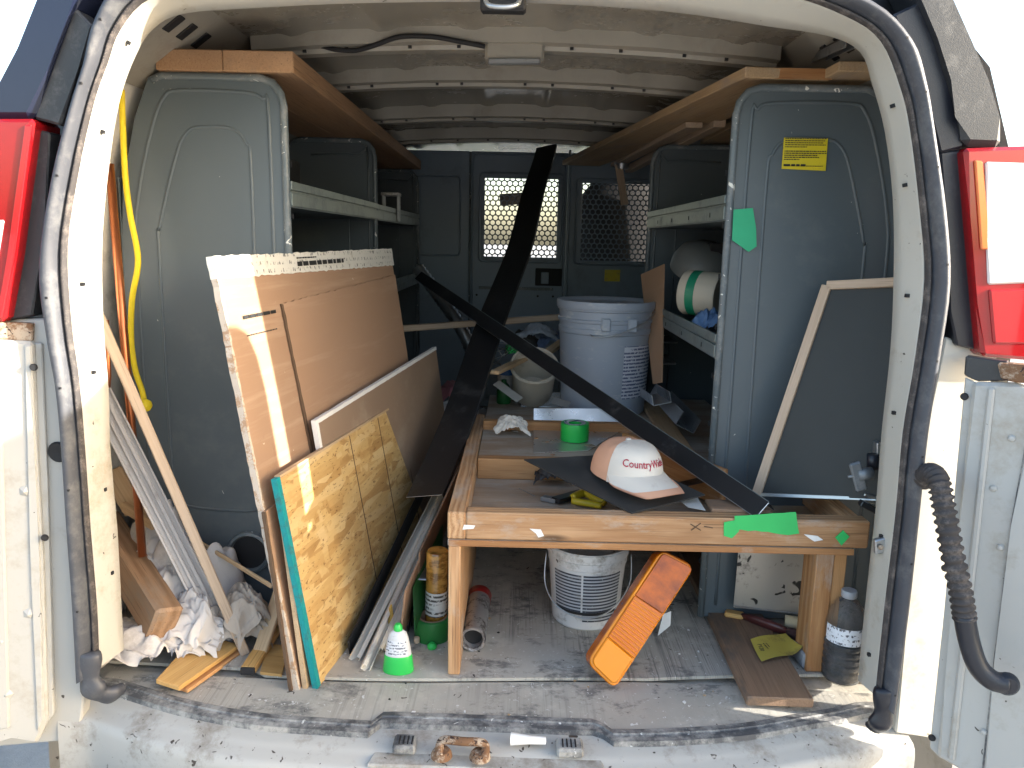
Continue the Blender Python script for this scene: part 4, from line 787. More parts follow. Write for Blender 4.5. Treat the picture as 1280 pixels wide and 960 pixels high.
g = G('sheet aluminium'); a = g.mix(g.noise((12, 3, 1), 5), (.50, .48, .45), (.72, .71, .70)); M['alu'] = g.fin(a, g.ramp(g.noise(9, 5), [(.3, .18), (.7, .42)]), .72, g.noise((7, 4, 1), 2), .25, .004)
q1, q2, q3, q4 = V((0.0673, 0.6067, 0.3525)), V((0.2092, 0.6415, 0.3525)), V((0.3612, 0.9377, 0.3525)), V((0.0726, 0.9103, 0.3525))
al = slab('metal_sheet', [q1, q2, q3, q4], .0012, M['alu'], bevel=0); tag(al, 'shiny bent metal sheet lying under the green tape roll', 'metal sheet')
slab('bent_edge', [q4, q3, q3+V((.0, .020, .045)), q4+V((0, .020, .045))], .001, M['alu'], al, 0)
tr_ = (0.1811, 0.7138, 0.354)
gt = thing('tape_roll', 'bright green masking tape roll lying on the metal sheet', 'tape', tr_)
lathe('tape_body', [(.019, .002), (.0375, 0), (.0385, .003), (.0385, .045), (.0375, .048), (.019, .046), (.019, .002)], paint('green tape roll', (.015, .46, .07), .08, 20, .4), gt, (tr_[0], tr_[1]+.03, .354), n=36)
lathe('tape_core', [(.0175, .047), (.030, .0486), (.030, .0478), (.0195, .046)], printed('tape core print', (.75, .75, .74), (.05, .05, .15), .02, .5), gt, (tr_[0], tr_[1]+.03, .354), n=24)

rd = random.Random(17)
def debris(name, spots, mats, label, cat):
    bm = bmesh.new()
    for k, (x, y, z, r0) in enumerate(spots):
        a0 = rd.uniform(0, 6); top = [(x+r0*rd.uniform(.5, 1.3)*math.cos(a0+i*1.4), y+r0*rd.uniform(.5, 1.3)*math.sin(a0+i*1.4), z+.1*r0*math.sin(i)) for i in range(4)]
        t_ = [bm.verts.new(p) for p in top]; b_ = [bm.verts.new((p[0], p[1], p[2]-.0015)) for p in top]
        for f in [t_, b_[::-1]]+[[t_[i], b_[i], b_[(i+1) % 4], t_[(i+1) % 4]] for i in range(4)]: bm.faces.new(f).material_index = k % len(mats)
    bmesh.ops.recalc_face_normals(bm, faces=bm.faces[:]); me = bpy.data.meshes.new(name); bm.to_mesh(me); bm.free()
    return tag(link(name, me, mats), label, cat, kind='stuff')
sp1 = []
for k in range(26):
    y = rd.choice((rd.uniform(.50, .95), rd.uniform(.22, .33))); sp1.append((rd.uniform(-.05, .45), y, .3545 if y > .45 else .3025, rd.uniform(.005, .015)))
debris('bench_debris', sp1, [M['pine'], M['fir'], WH, M['galv'], M['card']], 'small wood, card and metal chips strewn over the bench deck', 'debris')
sp2 = []
for k in range(46):
    y = rd.uniform(.0, .6); sp2.append((rd.uniform(-.3, .6), y, .0085 if y > .22 else .003, rd.uniform(.0015, .0045)))
debris('floor_crumbs', sp2, [WH, M['pine'], WH, M['void']], 'tiny crumbs of dried paint and dirt scattered on the cargo floor', 'crumbs')
# black sheet on the front rail, tools below
BK = [V(p) for p in ((0.0406, 0.3998, 0.395), (0.2545, 0.1631, 0.3585), (0.4141, 0.2316, 0.372), (0.2611, 0.4185, 0.41))]
bs_ = slab('black_sheet', BK, .003, paint('matt black sheet', (.035, .036, .036), .12, 6, .55, dirt=(.10, .095, .09), damt=(.52, .8), dscale=6), rough=.0006); tag(bs_, 'matt black rubber sheet lying across the bench under the cap', 'sheet')
gl = (0.1118, 0.5095, 0.3)
tag(crumple('work_glove', (gl[0], gl[1]+.01, .299), .042, .03, .04, paint('black glove', (.02, .02, .021), .3, 30, .6, bs=.5), seed=12, n=40, fold=.7), 'black crumpled work glove under the black sheet corner', 'glove')
pv = thing('pliers', 'grey pliers with yellow grips lying on the bench tray', 'pliers', (0.1626, 0.4036, 0.305))
M['yellow'] = paint('yellow grip', (.60, .44, .02), .1, 30, .4); 
bar('jaw', (0.0849, 0.3952, 0.306), (0.117, 0.3754, 0.306), .02, .010, M['galv'], pv); bar('shank', (0.1131, 0.3694, 0.308), (0.1794, 0.4301, 0.308), .026, .012, M['black_metal'], pv)
tube('grip', smoothpts([(0.1536, 0.3826, 0.312), (0.1815, 0.4125, 0.314), (0.2009, 0.383, 0.313), (0.2241, 0.3605, 0.31)], 5), .009, M['yellow'], pv, n=10); tube('grip', smoothpts([(0.1526, 0.3664, 0.31), (0.1833, 0.3467, 0.312), (0.2146, 0.3387, 0.31)], 5), .008, M['yellow'], pv, n=10)
tag(bar('nail', (0.0298, 0.4789, 0.3), (0.0672, 0.4228, 0.3), .002, .002, M['galv']), 'loose nail on the bench tray left of the pliers', 'nail')
plank('steel_ruler', 'short dark steel strip right of the cap brim', (0.3884, 0.352, 0.358), (0.4632, 0.4043, 0.358), .03, .002, M['black_metal'], 'strip')
hg = thing('hinge_plate', 'small metal hinge screwed to the timber right of the cap', 'hinge', (0.4363, 0.45, 0.3624))
plate('leaf', [(0.4245, 0.45, 0.3719), (0.4409, 0.45, 0.3782), (0.4569, 0.45, 0.3629), (0.4502, 0.45, 0.351), (0.4294, 0.45, 0.3525)], .003, M['galv'], hg, .001); lathe('pin', [(0, .005), (.004, .004), (.005, 0)], M['void'], hg, (0.4354, 0.446, 0.3636), (0, -1, 0), n=10)
plank('side_board', 'reddish timber upright behind the cap', (0.3072, 0.6751, 0.352), (0.4873, 0.3548, 0.352), .02, .085, M['fir'], 'board')
tag(slab('paper_scrap', [(0.3742, 0.2037, 0.3585), (0.406, 0.1869, 0.3585), (0.4077, 0.2654, 0.3585), (0.3658, 0.2422, 0.3585)], .0005, paint('paper scrap', (.6, .6, .58), .05), bevel=0), 'white paper scrap on the rail by the black sheet tip', 'paper')
plank('flat_offcut', 'flat brown offcut on the bench between black sheet and angle bar', (0.4175, 0.2148, 0.359), (0.5398, 0.2134, 0.359), .06, .008, M['brownplank'], 'offcut')

# cap
cc = V((0.271, 0.2662, 0.392)); cap = thing('baseball_cap', 'cream and peach baseball cap with red lettering on the black sheet', 'cap', tuple(cc))
M['cream'] = paint('cream cotton', (.66, .61, .54), .04, 12, .9, dirt=(.5, .42, .36), damt=(.6, .85), dscale=20, bs=.35, bscale=500); M['peach'] = paint('peach cotton', (.66, .36, .23), .05, 12, .9, bs=.35, bscale=500)
CAPM = Matrix.Translation(cc+V((-.012, .055, 0))) @ Matrix.Rotation(R(-62), 4, 'Z') @ Matrix.Rotation(R(4), 4, 'Y') @ Matrix.Scale(.92, 4)
def crown_pt(a, t):   # a around, t 0 base..1 top; +X is the front
    f = math.cos(a); ra = .097+.012*f; rb = .076
    k = math.cos(t*math.pi/2)**(.55 if f > 0 else .72)
    h = .084*(math.sin(t*math.pi/2)**(.95))
    return V((ra*f*k+.004*t, rb*math.sin(a)*k, h+(.006*max(0, f)*math.sin(t*math.pi))))
def crown(name, a0, a1, mat, n=26, m=12, off=0, t0=0):
    vs, fs = [], []
    for i in range(n+1):
        for j in range(m+1):
            p = crown_pt(R(a0+(a1-a0)*i/n), t0+(1-t0)*j/m); p = p+p.normalized()*off; p += V((0, 0, .0015*noise.noise(p*60))); vs.append(tuple(p))
    for i in range(n):
        for j in range(m): fs.append((i*(m+1)+j, (i+1)*(m+1)+j, (i+1)*(m+1)+j+1, i*(m+1)+j+1))
    return frommesh(name, vs, fs, mat, cap, CAPM, smooth=True)
crown('front_panel', -72, 72, M['cream'], off=.0012); crown('back_panel', 68, 292, M['peach'])
def brim(name, r0, r1, mat, dz, n=30, m=8):
    vs, fs = [], []
    for i in range(n+1):
        a = R(-72+144*i/n)
        for j in range(m+1):
            s = r0+(r1-r0)*j/m; b = crown_pt(a, .02); L_ = .082*math.cos(a*.95)**.7 if abs(a) < 1.5 else 0
            x = b.x+s*L_*1.0; y = b.y*(1+.10*s)
            z = .030-.040*(abs(y)/.075)**2*(.35+.65*s)-.010*s+dz-.012*(1-s)*0
            vs.append((x, y, max(z, .002+dz)))
    for i in range(n):
        for j in range(m): fs.append((i*(m+1)+j, (i+1)*(m+1)+j, (i+1)*(m+1)+j+1, i*(m+1)+j+1))
    return frommesh(name, vs, fs, mat, cap, CAPM, smooth=True)
brim('brim', 0, .72, M['cream'], .0015); brim('brim_edge', .70, 1.0, M['peach'], .001); brim('brim_underside', 0, .99, M['peach'], -.001)
def capbend(co):
    a = (co.x-.018)/.092; h = .050+co.y; t = math.asin(min(.98, h/.086))/(math.pi/2); p = crown_pt(a, t); return p+V((p.x, p.y, 0)).normalized()*(.003+co.z)
RED = paint('red thread', (.40, .008, .04), .15, 200, .8, bs=.5, bscale=400)
text('lettering', 'CountryWide', .023, RED, CAPM, cap, .0004, bend=capbend)
lathe('button', [(0, .004), (.005, .003), (.007, 0)], M['cream'], cap, CAPM @ V((.004, 0, .084)), n=10)

# ================================================================ UNDER THE BENCH
Z0 = .0065
wp = V((0.1951, 0.4131, 0.0065)); wp.z = Z0
pl = thing('white_pail', 'white plastic pail with printed label under the bench', 'pail', tuple(wp))
M['pail'] = paint('white pail plastic', (.60, .60, .60), .05, 8, .45, dirt=(.25, .23, .2), damt=(.54, .74), dscale=14, speck=(.1, .08, .07), sp=(.74, .76), sscale=60)
lathe('pail_body', [(0, 0), (.072, 0), (.078, .006), (.090, .150), (.0925, .152), (.093, .168), (.096, .171), (.0965, .188), (.093, .192), (.089, .186), (.085, .1), (.072, .01), (0, .009)], M['pail'], pl, wp, n=48)
M['pailtxt'] = printed('pail label', (.42, .44, .47), (.03, .035, .05), .008, .30, rough=.5, dirt=(.3, .29, .27))
lathe('pail_label', [(.0806, .026), (.0900, .142)], M['pailtxt'], pl, wp, n=16, arc=(-100, -38)); lathe('pail_label', [(.0822, .045), (.0900, .142)], M['pailtxt'], pl, wp, n=10, arc=(-150, -103))
lathe('label_stripe', [(.0825, .043), (.0831, .050)], INK, pl, wp, n=20, arc=(-150, -42))
tube('wire_handle', smoothpts([wp+V((-.097, -.01, .165)), wp+V((-.099, -.04, .10)), wp+V((-.07, -.075, .06)), wp+V((-.01, -.098, .045)), wp+V((.05, -.085, .06)), wp+V((.095, -.045, .105)), wp+V((.101, -.012, .165))], 6), .0018, M['galv'], pl, n=6)
# orange turn signal lens, leaning on the rail
g = G('orange lens'); a = g.mix(g.noise(14, 4), (.68, .15, .0), (.80, .20, .0)); M['orange'] = g.fin(a, .18, 0, g.wave((230, 0, 0), 0, d='X'), .35, .0015, Transmission_Weight=.2, Coat_Weight=.3)
g = G('smooth orange lens'); M['orange2'] = g.fin(g.mix(g.noise(9, 4), (.84, .25, .0), (.90, .31, .0)), .14, 0, spec=.35, Transmission_Weight=.15)  # brighter base colour stands in for light showing through the lower lens
g = G('mottled dark orange lens'); M['orange3'] = g.fin(g.mix(g.ramp(g.noise((14, 10, 5), 7, .7), [(.42, 0), (.62, 1)]), (.55, .12, .0), (.26, .055, .004)), .16, 0, g.noise(60, 3), .2, .001)  # darker mottled orange for the housing and upper lens
ln = thing('turn_signal_lens', 'orange turn signal lens leaning under the bench rail', 'lens', (0.2387, 0.1336, 0))
b1, b2, t1, t2 = V((0.1717, 0.118, 0.0589)), V((0.2283, 0.105, 0.0088)), V((0.3263, 0.215, 0.2628)), V((0.3978, 0.2, 0.2324))
def LP(u, v, off=0):
    p = (b1+(b2-b1)*u)*(1-v)+(t1+(t2-t1)*u)*v; n = (b2-b1).cross(t1-b1).normalized(); n = n if n.y < 0 else -n; return p+n*off
def rquad(u0, u1, v0, v1, off, r=.12, corners=(1, 1, 1, 1)):
    P = [];
    for (cu, cv, a, on) in ((u1, v0, -90, corners[0]), (u1, v1, 0, corners[1]), (u0, v1, 90, corners[2]), (u0, v0, 180, corners[3])):
        if not on: P.append(LP(cu, cv, off)); continue
        rv = r*.27; mu = cu-r if cu == u1 else cu+r; mv = cv-rv if cv == v1 else cv+rv
        for k in range(5): t = R(a+22.5*k); P.append(LP(mu+r*math.cos(t), mv+rv*math.sin(t), off))
    n = V((0, 0, 0))
    for i in range(len(P)): n += P[i].cross(P[(i+1) % len(P)])
    return P if n.y < 0 else P[::-1]
lb = slab('lens_housing', rquad(0, 1, 0, 1, 0, .22), .045, M['orange3'], ln, .003)
slab('lens_rim', rquad(.01, .99, .004, .99, .004, .2), .006, M['orange2'], ln, .0015)
slab('upper_lens', rquad(.07, .93, .598, .975, .010, .1, (0, 1, 1, 0)), .008, M['orange3'], ln, .002)
slab('ribbed_lens', rquad(.07, .93, .24, .595, .010, .1, (0, 0, 0, 0)), .008, M['orange'], ln, .001)
slab('clear_lens', rquad(.07, .93, .02, .238, .010, .16, (1, 0, 0, 1)), .008, M['orange2'], ln, .003)
for k in range(13):
    v = .25+k*.0262; bar('lens_rib', LP(.09, v, .0105), LP(.91, v, .0105), .0022, .003, M['orange2'], ln, up=(0, -1, .3), bevel=.0004)
plank('floor_plank', 'weathered brown plank lying on the floor under the bench right side', (V((0.4781, 0.0525, 0.02))+V((0.6047, 0.063, 0.02)))/2, (V((0.497, 0.7822, 0.02))+V((0.6175, 0.7893, 0.02)))/2, .128, .019, M['brownplank'], up=(0, 0, 1))
sp_ = plate('dirty_metal_plate', [(0.5309, 0.36, 0.0685), (0.7072, 0.36, 0.0512), (0.6987, 0.36, 0.2229), (0.5325, 0.36, 0.2188)], .002, paint('stained metal plate', (.42, .40, .37), .12, 6, .35, metal=.5, dirt=(.10, .09, .08), damt=(.52, .68), dscale=9, speck=(.03, .03, .03), sp=(.68, .71), sscale=30), None, 0); tag(sp_, 'stained whitish metal plate standing under the bench by the right leg', 'metal plate')
bar('bottom_edge', (0.5304, 0.358, 0.0675), (0.7065, 0.358, 0.0502), .003, .005, M['galv'], sp_)
tag(slab('white_scrap', [(0.3543, 0.33, 0.0045), (0.3819, 0.33, 0.0308), (0.3817, 0.33, 0.0661), (0.364, 0.33, 0.0579)], .001, WH, bevel=0), 'white scrap of card behind the orange lens', 'scrap')
br = thing('paint_brush', 'old paint brush with dried maroon bristles on the brown plank', 'brush', (0.5973, 0.3684, 0.03))
pa, pb, pc_ = V((0.5215, 0.3919, 0.034)), V((0.5614, 0.3744, 0.036)), V((0.6395, 0.3038, 0.036))
bar('handle_tip', pa, pb, .026, .012, M['birch'], br, bevel=.004)
tube('handle', [pb-V((.005, 0, 0)), pb.lerp(pc_, .3), pb.lerp(pc_, .65), pc_], .014, paint('maroon lacquer', (.07, .018, .018), .3, 30, .35), br, n=10, rad=[.010, .017, .019, .013], squash=.6)
tube('bristles', [pc_, pc_.lerp(pc_+(pc_-pb)*.5, .5), pc_+(pc_-pb)*.45], .014, paint('dried bristles', (.05, .022, .022), .4, 80, .9, bs=.9), br, n=10, rad=[.015, .02, .018], squash=.6)
rl = V((0.6478, 0.3371, 0.03)); tag(tube('foam_roller', [V((0.6442, 0.3403, 0.042)), V((0.6967, 0.3244, 0.042))], .0155, paint('cream foam', (.58, .48, .31), .08, 30, .9, bs=.5, bscale=200), n=16), 'small cream foam roller against the right bench leg', 'roller')
# curled sandpaper
s0, s1, s2, s3 = V((0.5412, 0.1765, 0.036)), V((0.5424, 0.2604, 0.04)), V((0.6305, 0.2941, 0.041)), V((0.6396, 0.2153, 0.038))
vs, fs = [], []
for i in range(15):
    for j in range(7):
        u, v = i/14, j/6; p = (s0+(s3-s0)*u)*(1-v)+(s1+(s2-s1)*u)*v; p = p+V((0, 0, -.003*math.sin(math.pi*v)+.03*max(0, u-.7)**2*6*(1-v)+.003*math.sin(u*5))); vs.append(tuple(p))
for i in range(14):
    for j in range(6): fs.append((i*7+j, (i+1)*7+j, (i+1)*7+j+1, i*7+j+1))
sd = thing('sandpaper', 'curled yellow sandpaper sheet printed P120 on the brown plank', 'sandpaper', tuple(s0))
frommesh('paper', vs, fs, paint('yellow sandpaper', (.48, .37, .06), .1, 12, .8, dirt=(.25, .18, .05), damt=(.56, .8), dscale=20), sd, smooth=True)
frommesh('grit_side', [(x, y, z-.0015) for x, y, z in vs], fs, paint('grit', (.16, .10, .08), .3, 200, .95), sd, smooth=True)
up2 = V((0, -.35, 1)); text('grade_print', 'P120', .013, INK, frame((s0+(s1-s0)*.5)+V((.010, .0, .0065)), (s0-s1), up2), sd, .0002)
dashes('small_print', frame(s0.lerp(s3, .35).lerp(s1.lerp(s2, .35), .55)+V((-.012, 0, .006)), (s0-s1)*.6+(s3-s0)*.1, up2), [(0, 1, .0025), (.006, .7, .002)], .022, INK, sd, seed=8)
bkp = V((0.6387, 0.1957, 0.007)); tag(bar('sanding_block', bkp+V((-.005, .03, .018)), bkp+V((.06, .035, .018)), .055, .034, paint('grey sanding sponge', (.25, .25, .26), .12, 40, .95, dirt=(.4, .38, .34), damt=(.5, .7), dscale=20, bs=.8, bscale=200), bevel=.004), 'grey sanding sponge between the plank and the bottle', 'sponge')
# water bottle
wbp = V((0.7079, 0.1784, 0.001)); wbp.z = 0.001
g = G('clear bottle plastic'); M['bottle'] = g.fin((.80, .83, .88), .06, 0, g.noise(18, 4), .35, .004, Transmission_Weight=.96, IOR=1.25)
bt = thing('water_bottle', 'clear plastic bottle with white label standing at the right sill', 'bottle', tuple(wbp))
prof_ = [(0, .004), (.030, 0), (.037, .006), (.0385, .016)]
for k in range(5): z = .02+k*.0145; prof_ += [(.0385, z), (.0392, z+.005), (.0385, z+.010), (.0365, z+.0122)]
prof_ += [(.0385, .094), (.0385, .125), (.0375, .138), (.032, .158), (.021, .174), (.0135, .180), (.0125, .184), (.0125, .19)]
lathe('bottle_body', prof_, M['bottle'], bt, wbp, n=40)
g = G('dark dregs'); M['dregs'] = g.fin(g.mix(g.ramp(g.noise((25, 25, 40), 6, .7), [(.45, 0), (.62, 1)]), (.012, .012, .013), (.10, .095, .09)), .4)
lathe('contents', [(0, .006), (.033, .006), (.0362, .014), (.0362, .086), (.030, .090), (0, .084)], M['dregs'], bt, wbp, n=30)
lathe('bottle_label', [(.0390, .092), (.0392, .128)], printed('bottle label', (.74, .76, .80), (.08, .08, .10), .010, .56, rough=.4), bt, wbp, n=30, arc=(-178, -2))
lathe('bottle_cap', [(.0145, .183), (.0155, .185), (.0155, .196), (.014, .198), (0, .198)], paint('grey cap', (.34, .35, .37), .08, 30, .4), bt, wbp, n=28)
# spray can lying open end to the camera
ca, cb_ = V((-0.0625, 0.2393, 0.034)), V((-0.0582, 0.4615, 0.034)); ax = (cb_-ca)
can = thing('spray_can', 'scuffed spray can with red top lying beside the bench leg', 'can', tuple(ca))
L_ = ax.length
lathe('can_body', [(.020, .02), (.022, .002), (.027, 0), (.0285, .004), (.0275, .008), (.0275, L_*.80), (.026, L_*.84)], paint('scuffed can', (.45, .45, .46), .15, 20, .35, metal=.6, dirt=(.08, .07, .07), damt=(.5, .64), dscale=22), can, ca, ax, n=28)
lathe('can_base', [(0, .022), (.02, .021), (.025, .004)], M['void'], can, ca, ax, n=24)  # black colour stands in for the shaded inside of the open can end
lathe('can_cap', [(.0285, L_*.80), (.0285, L_*.95), (.02, L_), (0, L_)], paint('red cap', (.32, .02, .02), .2, 20, .4, dirt=(.2, .15, .14), damt=(.55, .75), dscale=30), can, ca, ax, n=28)
# green roll with caulk cartridge
gr = V((-0.156, 0.3021, 0.0065)); gr.z = Z0
gc = thing('green_tape_roll', 'dark green tape roll standing by the bench leg holding a cartridge', 'tape', tuple(gr))
lathe('roll', [(.030, .048), (.036, .05), (.040, .048), (.041, .044), (.041, .003), (.040, 0), (.031, 0), (.030, .048)], paint('dark green tape', (.02, .16, .035), .15, 20, .4), gc, gr, n=36)
lathe('core', [(.0285, .0495), (.0325, .0505), (.0325, .001), (.0285, .001), (.0285, .0495)], M['card'], gc, gr, n=30)
c0, c1 = gr+V((.006, .008, .02)), V((-0.1455, 0.3, 0.2118)); ax = (c1-c0); L_ = ax.length
ct = thing('caulk_cartridge', 'amber caulk cartridge with white label standing in the green roll', 'cartridge', tuple(c0))
g = G('amber caulk'); M['amber'] = g.fin(g.mix(g.ramp(g.noise((40, 40, 90), 4), [(.40, 0), (.58, 1)]), (.17, .075, .012), (.40, .20, .04)), .2, 0, g.noise(60, 3), .4, .003, Coat_Weight=.5)
lathe('cartridge_tube', [(0, 0), (.024, 0), (.0245, .003), (.0245, L_-.004), (.022, L_), (0, L_)], M['amber'], ct, c0, ax, n=28)
lathe('cartridge_label', [(.0249, .035), (.0249, L_*.5)], printed('cartridge label', (.60, .58, .55), (.08, .07, .06), .010, .42, rough=.5), ct, c0, ax, n=30)
tag(slab('green_card', [(-0.1889, 0.24, 0.0491), (-0.1948, 0.26, 0.1412), (-0.1759, 0.55, 0.2085), (-0.1563, 0.5, 0.1022)], .001, paint('green card', (.02, .12, .03), .2, 12, .5), bevel=0), 'dark green card strip behind the green roll', 'card')
# glue bottle
gb_ = V((-0.2112, 0.159, 0.0065)); gb_.z = Z0 if gb_.y > .15 else .001
go = thing('glue_bottle', 'squat white bottle with bright green base at the front edge', 'bottle', tuple(gb_))
GRN = paint('bright green plastic', (.03, .50, .09), .06, 20, .35)
lathe('base', [(0, 0), (.031, 0), (.032, .004), (.0285, .036), (.0275, .038)], GRN, go, gb_, n=32, sy=.62)
lathe('body', [(.0275, .037), (.0265, .045), (.021, .075), (.017, .086), (.008, .092), (0, .093)], M['pail'], go, gb_, n=32, sy=.62)
lathe('label', [(.0274, .041), (.0222, .072)], printed('glue label', (.66, .67, .70), (.12, .13, .16), .006, .50), go, gb_, n=16, arc=(-160, -40), sy=.62)
lathe('nozzle', [(.009, .091), (.009, .098), (.006, .104), (0, .105)], GRN, go, gb_, n=16)
lathe('bottle_stopper', [(0, 0), (.006, 0), (.007, .006), (.006, .012), (0, .013)], paint('beige plug', (.5, .38, .27), .1), go, V((-0.1873, 0.2664, 0.01)), n=10)
tag(lathe('green_clip', [(0, 0), (.010, 0), (.011, .006), (.006, .012), (0, .012)], GRN, None, V((-0.1519, 0.2496, 0.007)), n=8), 'bright green clip on the floor before the green roll', 'clip')

# ================================================================ STRIPS BETWEEN STRAND BOARD AND BENCH
M['vinyl'] = paint('off white vinyl', (.62, .585, .51), .06, 10, .45, dirt=(.3, .27, .22), damt=(.58, .84), dscale=12)
def channel(label, a, b, w_, h, up, group, flip=1):
    a, b = V(a), V(b); r = thing('trim_channel', label, 'trim', tuple(a), group); ax = (b-a).normalized(); u = V(up); u = (u-ax*u.dot(ax)).normalized(); s = ax.cross(u)
    bar('channel_base', a, b, w_, .002, M['vinyl'], r, up=u, bevel=.0003)
    for k in (-1, 1): bar('channel_side', a+s*(k*(w_/2-.001))+u*(h/2+.001), b+s*(k*(w_/2-.001))+u*(h/2+.001), .002, h, M['vinyl'], r, up=u, bevel=.0003)
    bar('channel_lip', a+s*(flip*(w_/2-.005))+u*(h+.002), b+s*(flip*(w_/2-.005))+u*(h+.002), .009, .002, M['vinyl'], r, up=u, bevel=.0003)
    return r
FAR = V((-0.1502, 1, 0.2521))
for k, (p, w_, h, lbl, f) in enumerate((((-0.3134, 0.1956, 0.004), .022, .016, 'off white vinyl channel in the strip bundle, nearest the strand board', V((0, 0, 0))), ((-0.2819, 0.1567, 0.006), .020, .012, 'off white vinyl channel whose end sticks out farthest to the front', V((.01, -.02, .0))), ((-0.2719, 0.2188, 0.012), .024, .016, 'off white vinyl channel in the middle of the strip bundle', V((.018, .0, .005))), ((-0.251, 0.2366, 0.008), .018, .014, 'short vinyl channel in the bundle beside the cardboard strip', V((.03, -.1, -.03))))):
    channel(lbl, p, FAR+f, w_, h, (.5, -.3, .8), 'trim channels between strand board and bench', -1 if k % 2 else 1)
plank('black_strip', 'narrow black strip standing along the strand board foot', (V((-0.3253, 0.2122, 0.02))), FAR+V((-.045, 0, .02)), .004, .045, M['black_metal'], 'strip', up=(0, 0, 1))
plank('black_strip', 'black edged strip rising beside the bench left rail', V((-0.2093, 0.3102, 0.03)), V((-0.1049, 1.3, 0.3417)), .003, .07, M['black_metal'], 'strip', up=(.2, 0, 1))
ks = slab('cardboard_strip', [(-0.2247, 0.2686, 0.002), (-0.1309, 0.75, 0.2296), (-0.1153, 0.8, 0.3357), (-0.1594, 0.45, 0.2253), (-0.1965, 0.2, 0.1608)], .004, M['card'], rough=.002); tag(ks, 'folded brown cardboard strip between vinyl channels and bench', 'cardboard')
tag(slab('cardboard_strip', [(-0.2024, 0.3673, 0.02), (-0.1087, 0.85, 0.2584), (-0.1081, 0.9, 0.3533), (-0.1413, 0.5, 0.2583), (-0.173, 0.28, 0.2159)], .004, M['brownplank'], rough=.002), 'dark brown board strip hugging the bench left rail', 'board')
tag(bar('silver_profile', (-0.179, 0.3, 0.1415), (-0.1769, 0.62, 0.1498), .03, .004, M['galv'], up=(0, -1, .3)), 'dull metal profile end behind the amber cartridge', 'profile')
tag(slab('yellow_foam_strip', [(-0.2495, 0.2696, 0.02), (-0.2377, 0.2841, 0.02), (-0.238, 0.3, 0.0828), (-0.2488, 0.3, 0.073)], .006, paint('yellow foam', (.55, .36, .09), .15, 40, .9), bevel=0), 'small yellow strip among the vinyl channels', 'strip')
for i, (a, b, lb, m_) in enumerate((((-0.2888, 1.6, 0.3376), (-0.1306, 1.3, 0.1702), 'white papers on the floor beyond the grey brown board', M['pail']), ((-0.2874, 1.8, 0.3335), (-0.172, 1.7, 0.2567), 'pink paper scrap on the floor beyond the grey brown board', paint('pink paper', (.5, .2, .22), .1)))):
    a = V(a); b = V(b); o = crumple('paper_heap', (a+b)/2-V((0, 0, .06)), .12 if i == 0 else .06, .12, .08, m_, seed=40+i, n=24); tag(o, lb, 'paper')

# ================================================================ LEFT CORNER CLUTTER
tag(tube('yellow_rope', smoothpts([(-0.7877, 0.33, 1.1667), (-0.791, 0.33, 1.0771), (-0.7924, 0.33, 0.9903), (-0.7876, 0.33, 0.9181), (-0.7788, 0.33, 0.853), (-0.78, 0.33, 0.8116), (-0.7965, 0.33, 0.7444), (-0.8043, 0.33, 0.6591), (-0.8002, 0.33, 0.5951), (-0.788, 0.33, 0.5463), (-0.7849, 0.33, 0.5145)], 6), .0062, paint('yellow rope', (.72, .55, .01), .15, 90, .6, bs=.8, bscale=300), n=10), 'yellow rope hanging down beside the left shelving panel', 'rope')
rp = bpy.data.objects['yellow_rope']
kn = lathe('knot', [(0, 0), (.010, .003), (.014, .012), (.012, .020), (.005, .026), (0, .027)], bpy.data.materials['yellow rope'], rp, (-0.7798, 0.322, 0.5076), (.2, -.3, 1), n=12)
g = G('copper'); M['copper'] = g.fin(g.mix(g.noise((20, 20, 6), 5), (.42, .13, .05), (.60, .22, .10)), .3, .9)
tag(tube('copper_pipe', [(-0.8074, 0.3, 1.0189), (-0.7777, 0.26, 0.2002)], .0085, M['copper'], n=14), 'long copper pipe standing in the left rear corner', 'pipe')
tag(tube('copper_pipe', [(-0.7948, 0.22, 0.7133), (-0.7987, 0.22, 0.6006), (-0.802, 0.22, 0.5776)], .005, M['copper'], n=10), 'short orange pipe stub beside the left jamb', 'pipe')
plank('thin_batten', 'thin beige batten leaning across the left corner, topmost', (-0.7783, 0.16, 0.7319), (-0.5447, 0.2071, 0.006), .020, .010, M['palewood'], 'batten', up=(.4, -1, .3))
A, B = V((-0.84, 0.24, 0.5829)), V((-0.5949, 0.237, 0.012)); tc_ = thing('ribbed_trim', 'grey white ribbed trim profile leaning under the beige batten', 'trim', tuple(B)); ax = (B-A).normalized(); u = V((.5, -1, .3)); u = (u-ax*u.dot(ax)).normalized(); s = ax.cross(u)
VG = paint('grey vinyl profile', (.42, .40, .40), .06, 8, .45, dirt=(.25, .23, .22), damt=(.55, .8), dscale=10)
for off, w_, t_ in ((0, .046, .003), (-.021, .004, .012), (-.007, .008, .010), (.006, .006, .012), (.021, .005, .010)):
    bar('profile_rib' if w_ < .04 else 'profile_web', A+s*off+u*(t_/2 if w_ < .04 else 0), B+s*off+u*(t_/2 if w_ < .04 else 0), w_, t_, VG, tc_, up=u, bevel=.0008)
plank('corner_timber', 'short thick timber block lying in the left corner, end toward camera', V((-0.6837, 0.15, 0.1009)), V((-0.938, 0.4, 0.2154)), .058, .076, wood('sawn timber', (.33, .20, .115), (.20, .11, .055), 14, dirt=(.26, .2, .15), damt=(.55, .8)), 'timber', up=(.55, -.2, .8), bevel=.006)
plank('small_offcut', 'small wood offcut behind the ribbed trim in the left corner', (-0.8573, 0.36, 0.2765), (-0.7615, 0.3, 0.2579), .025, .025, M['pine'], 'offcut')
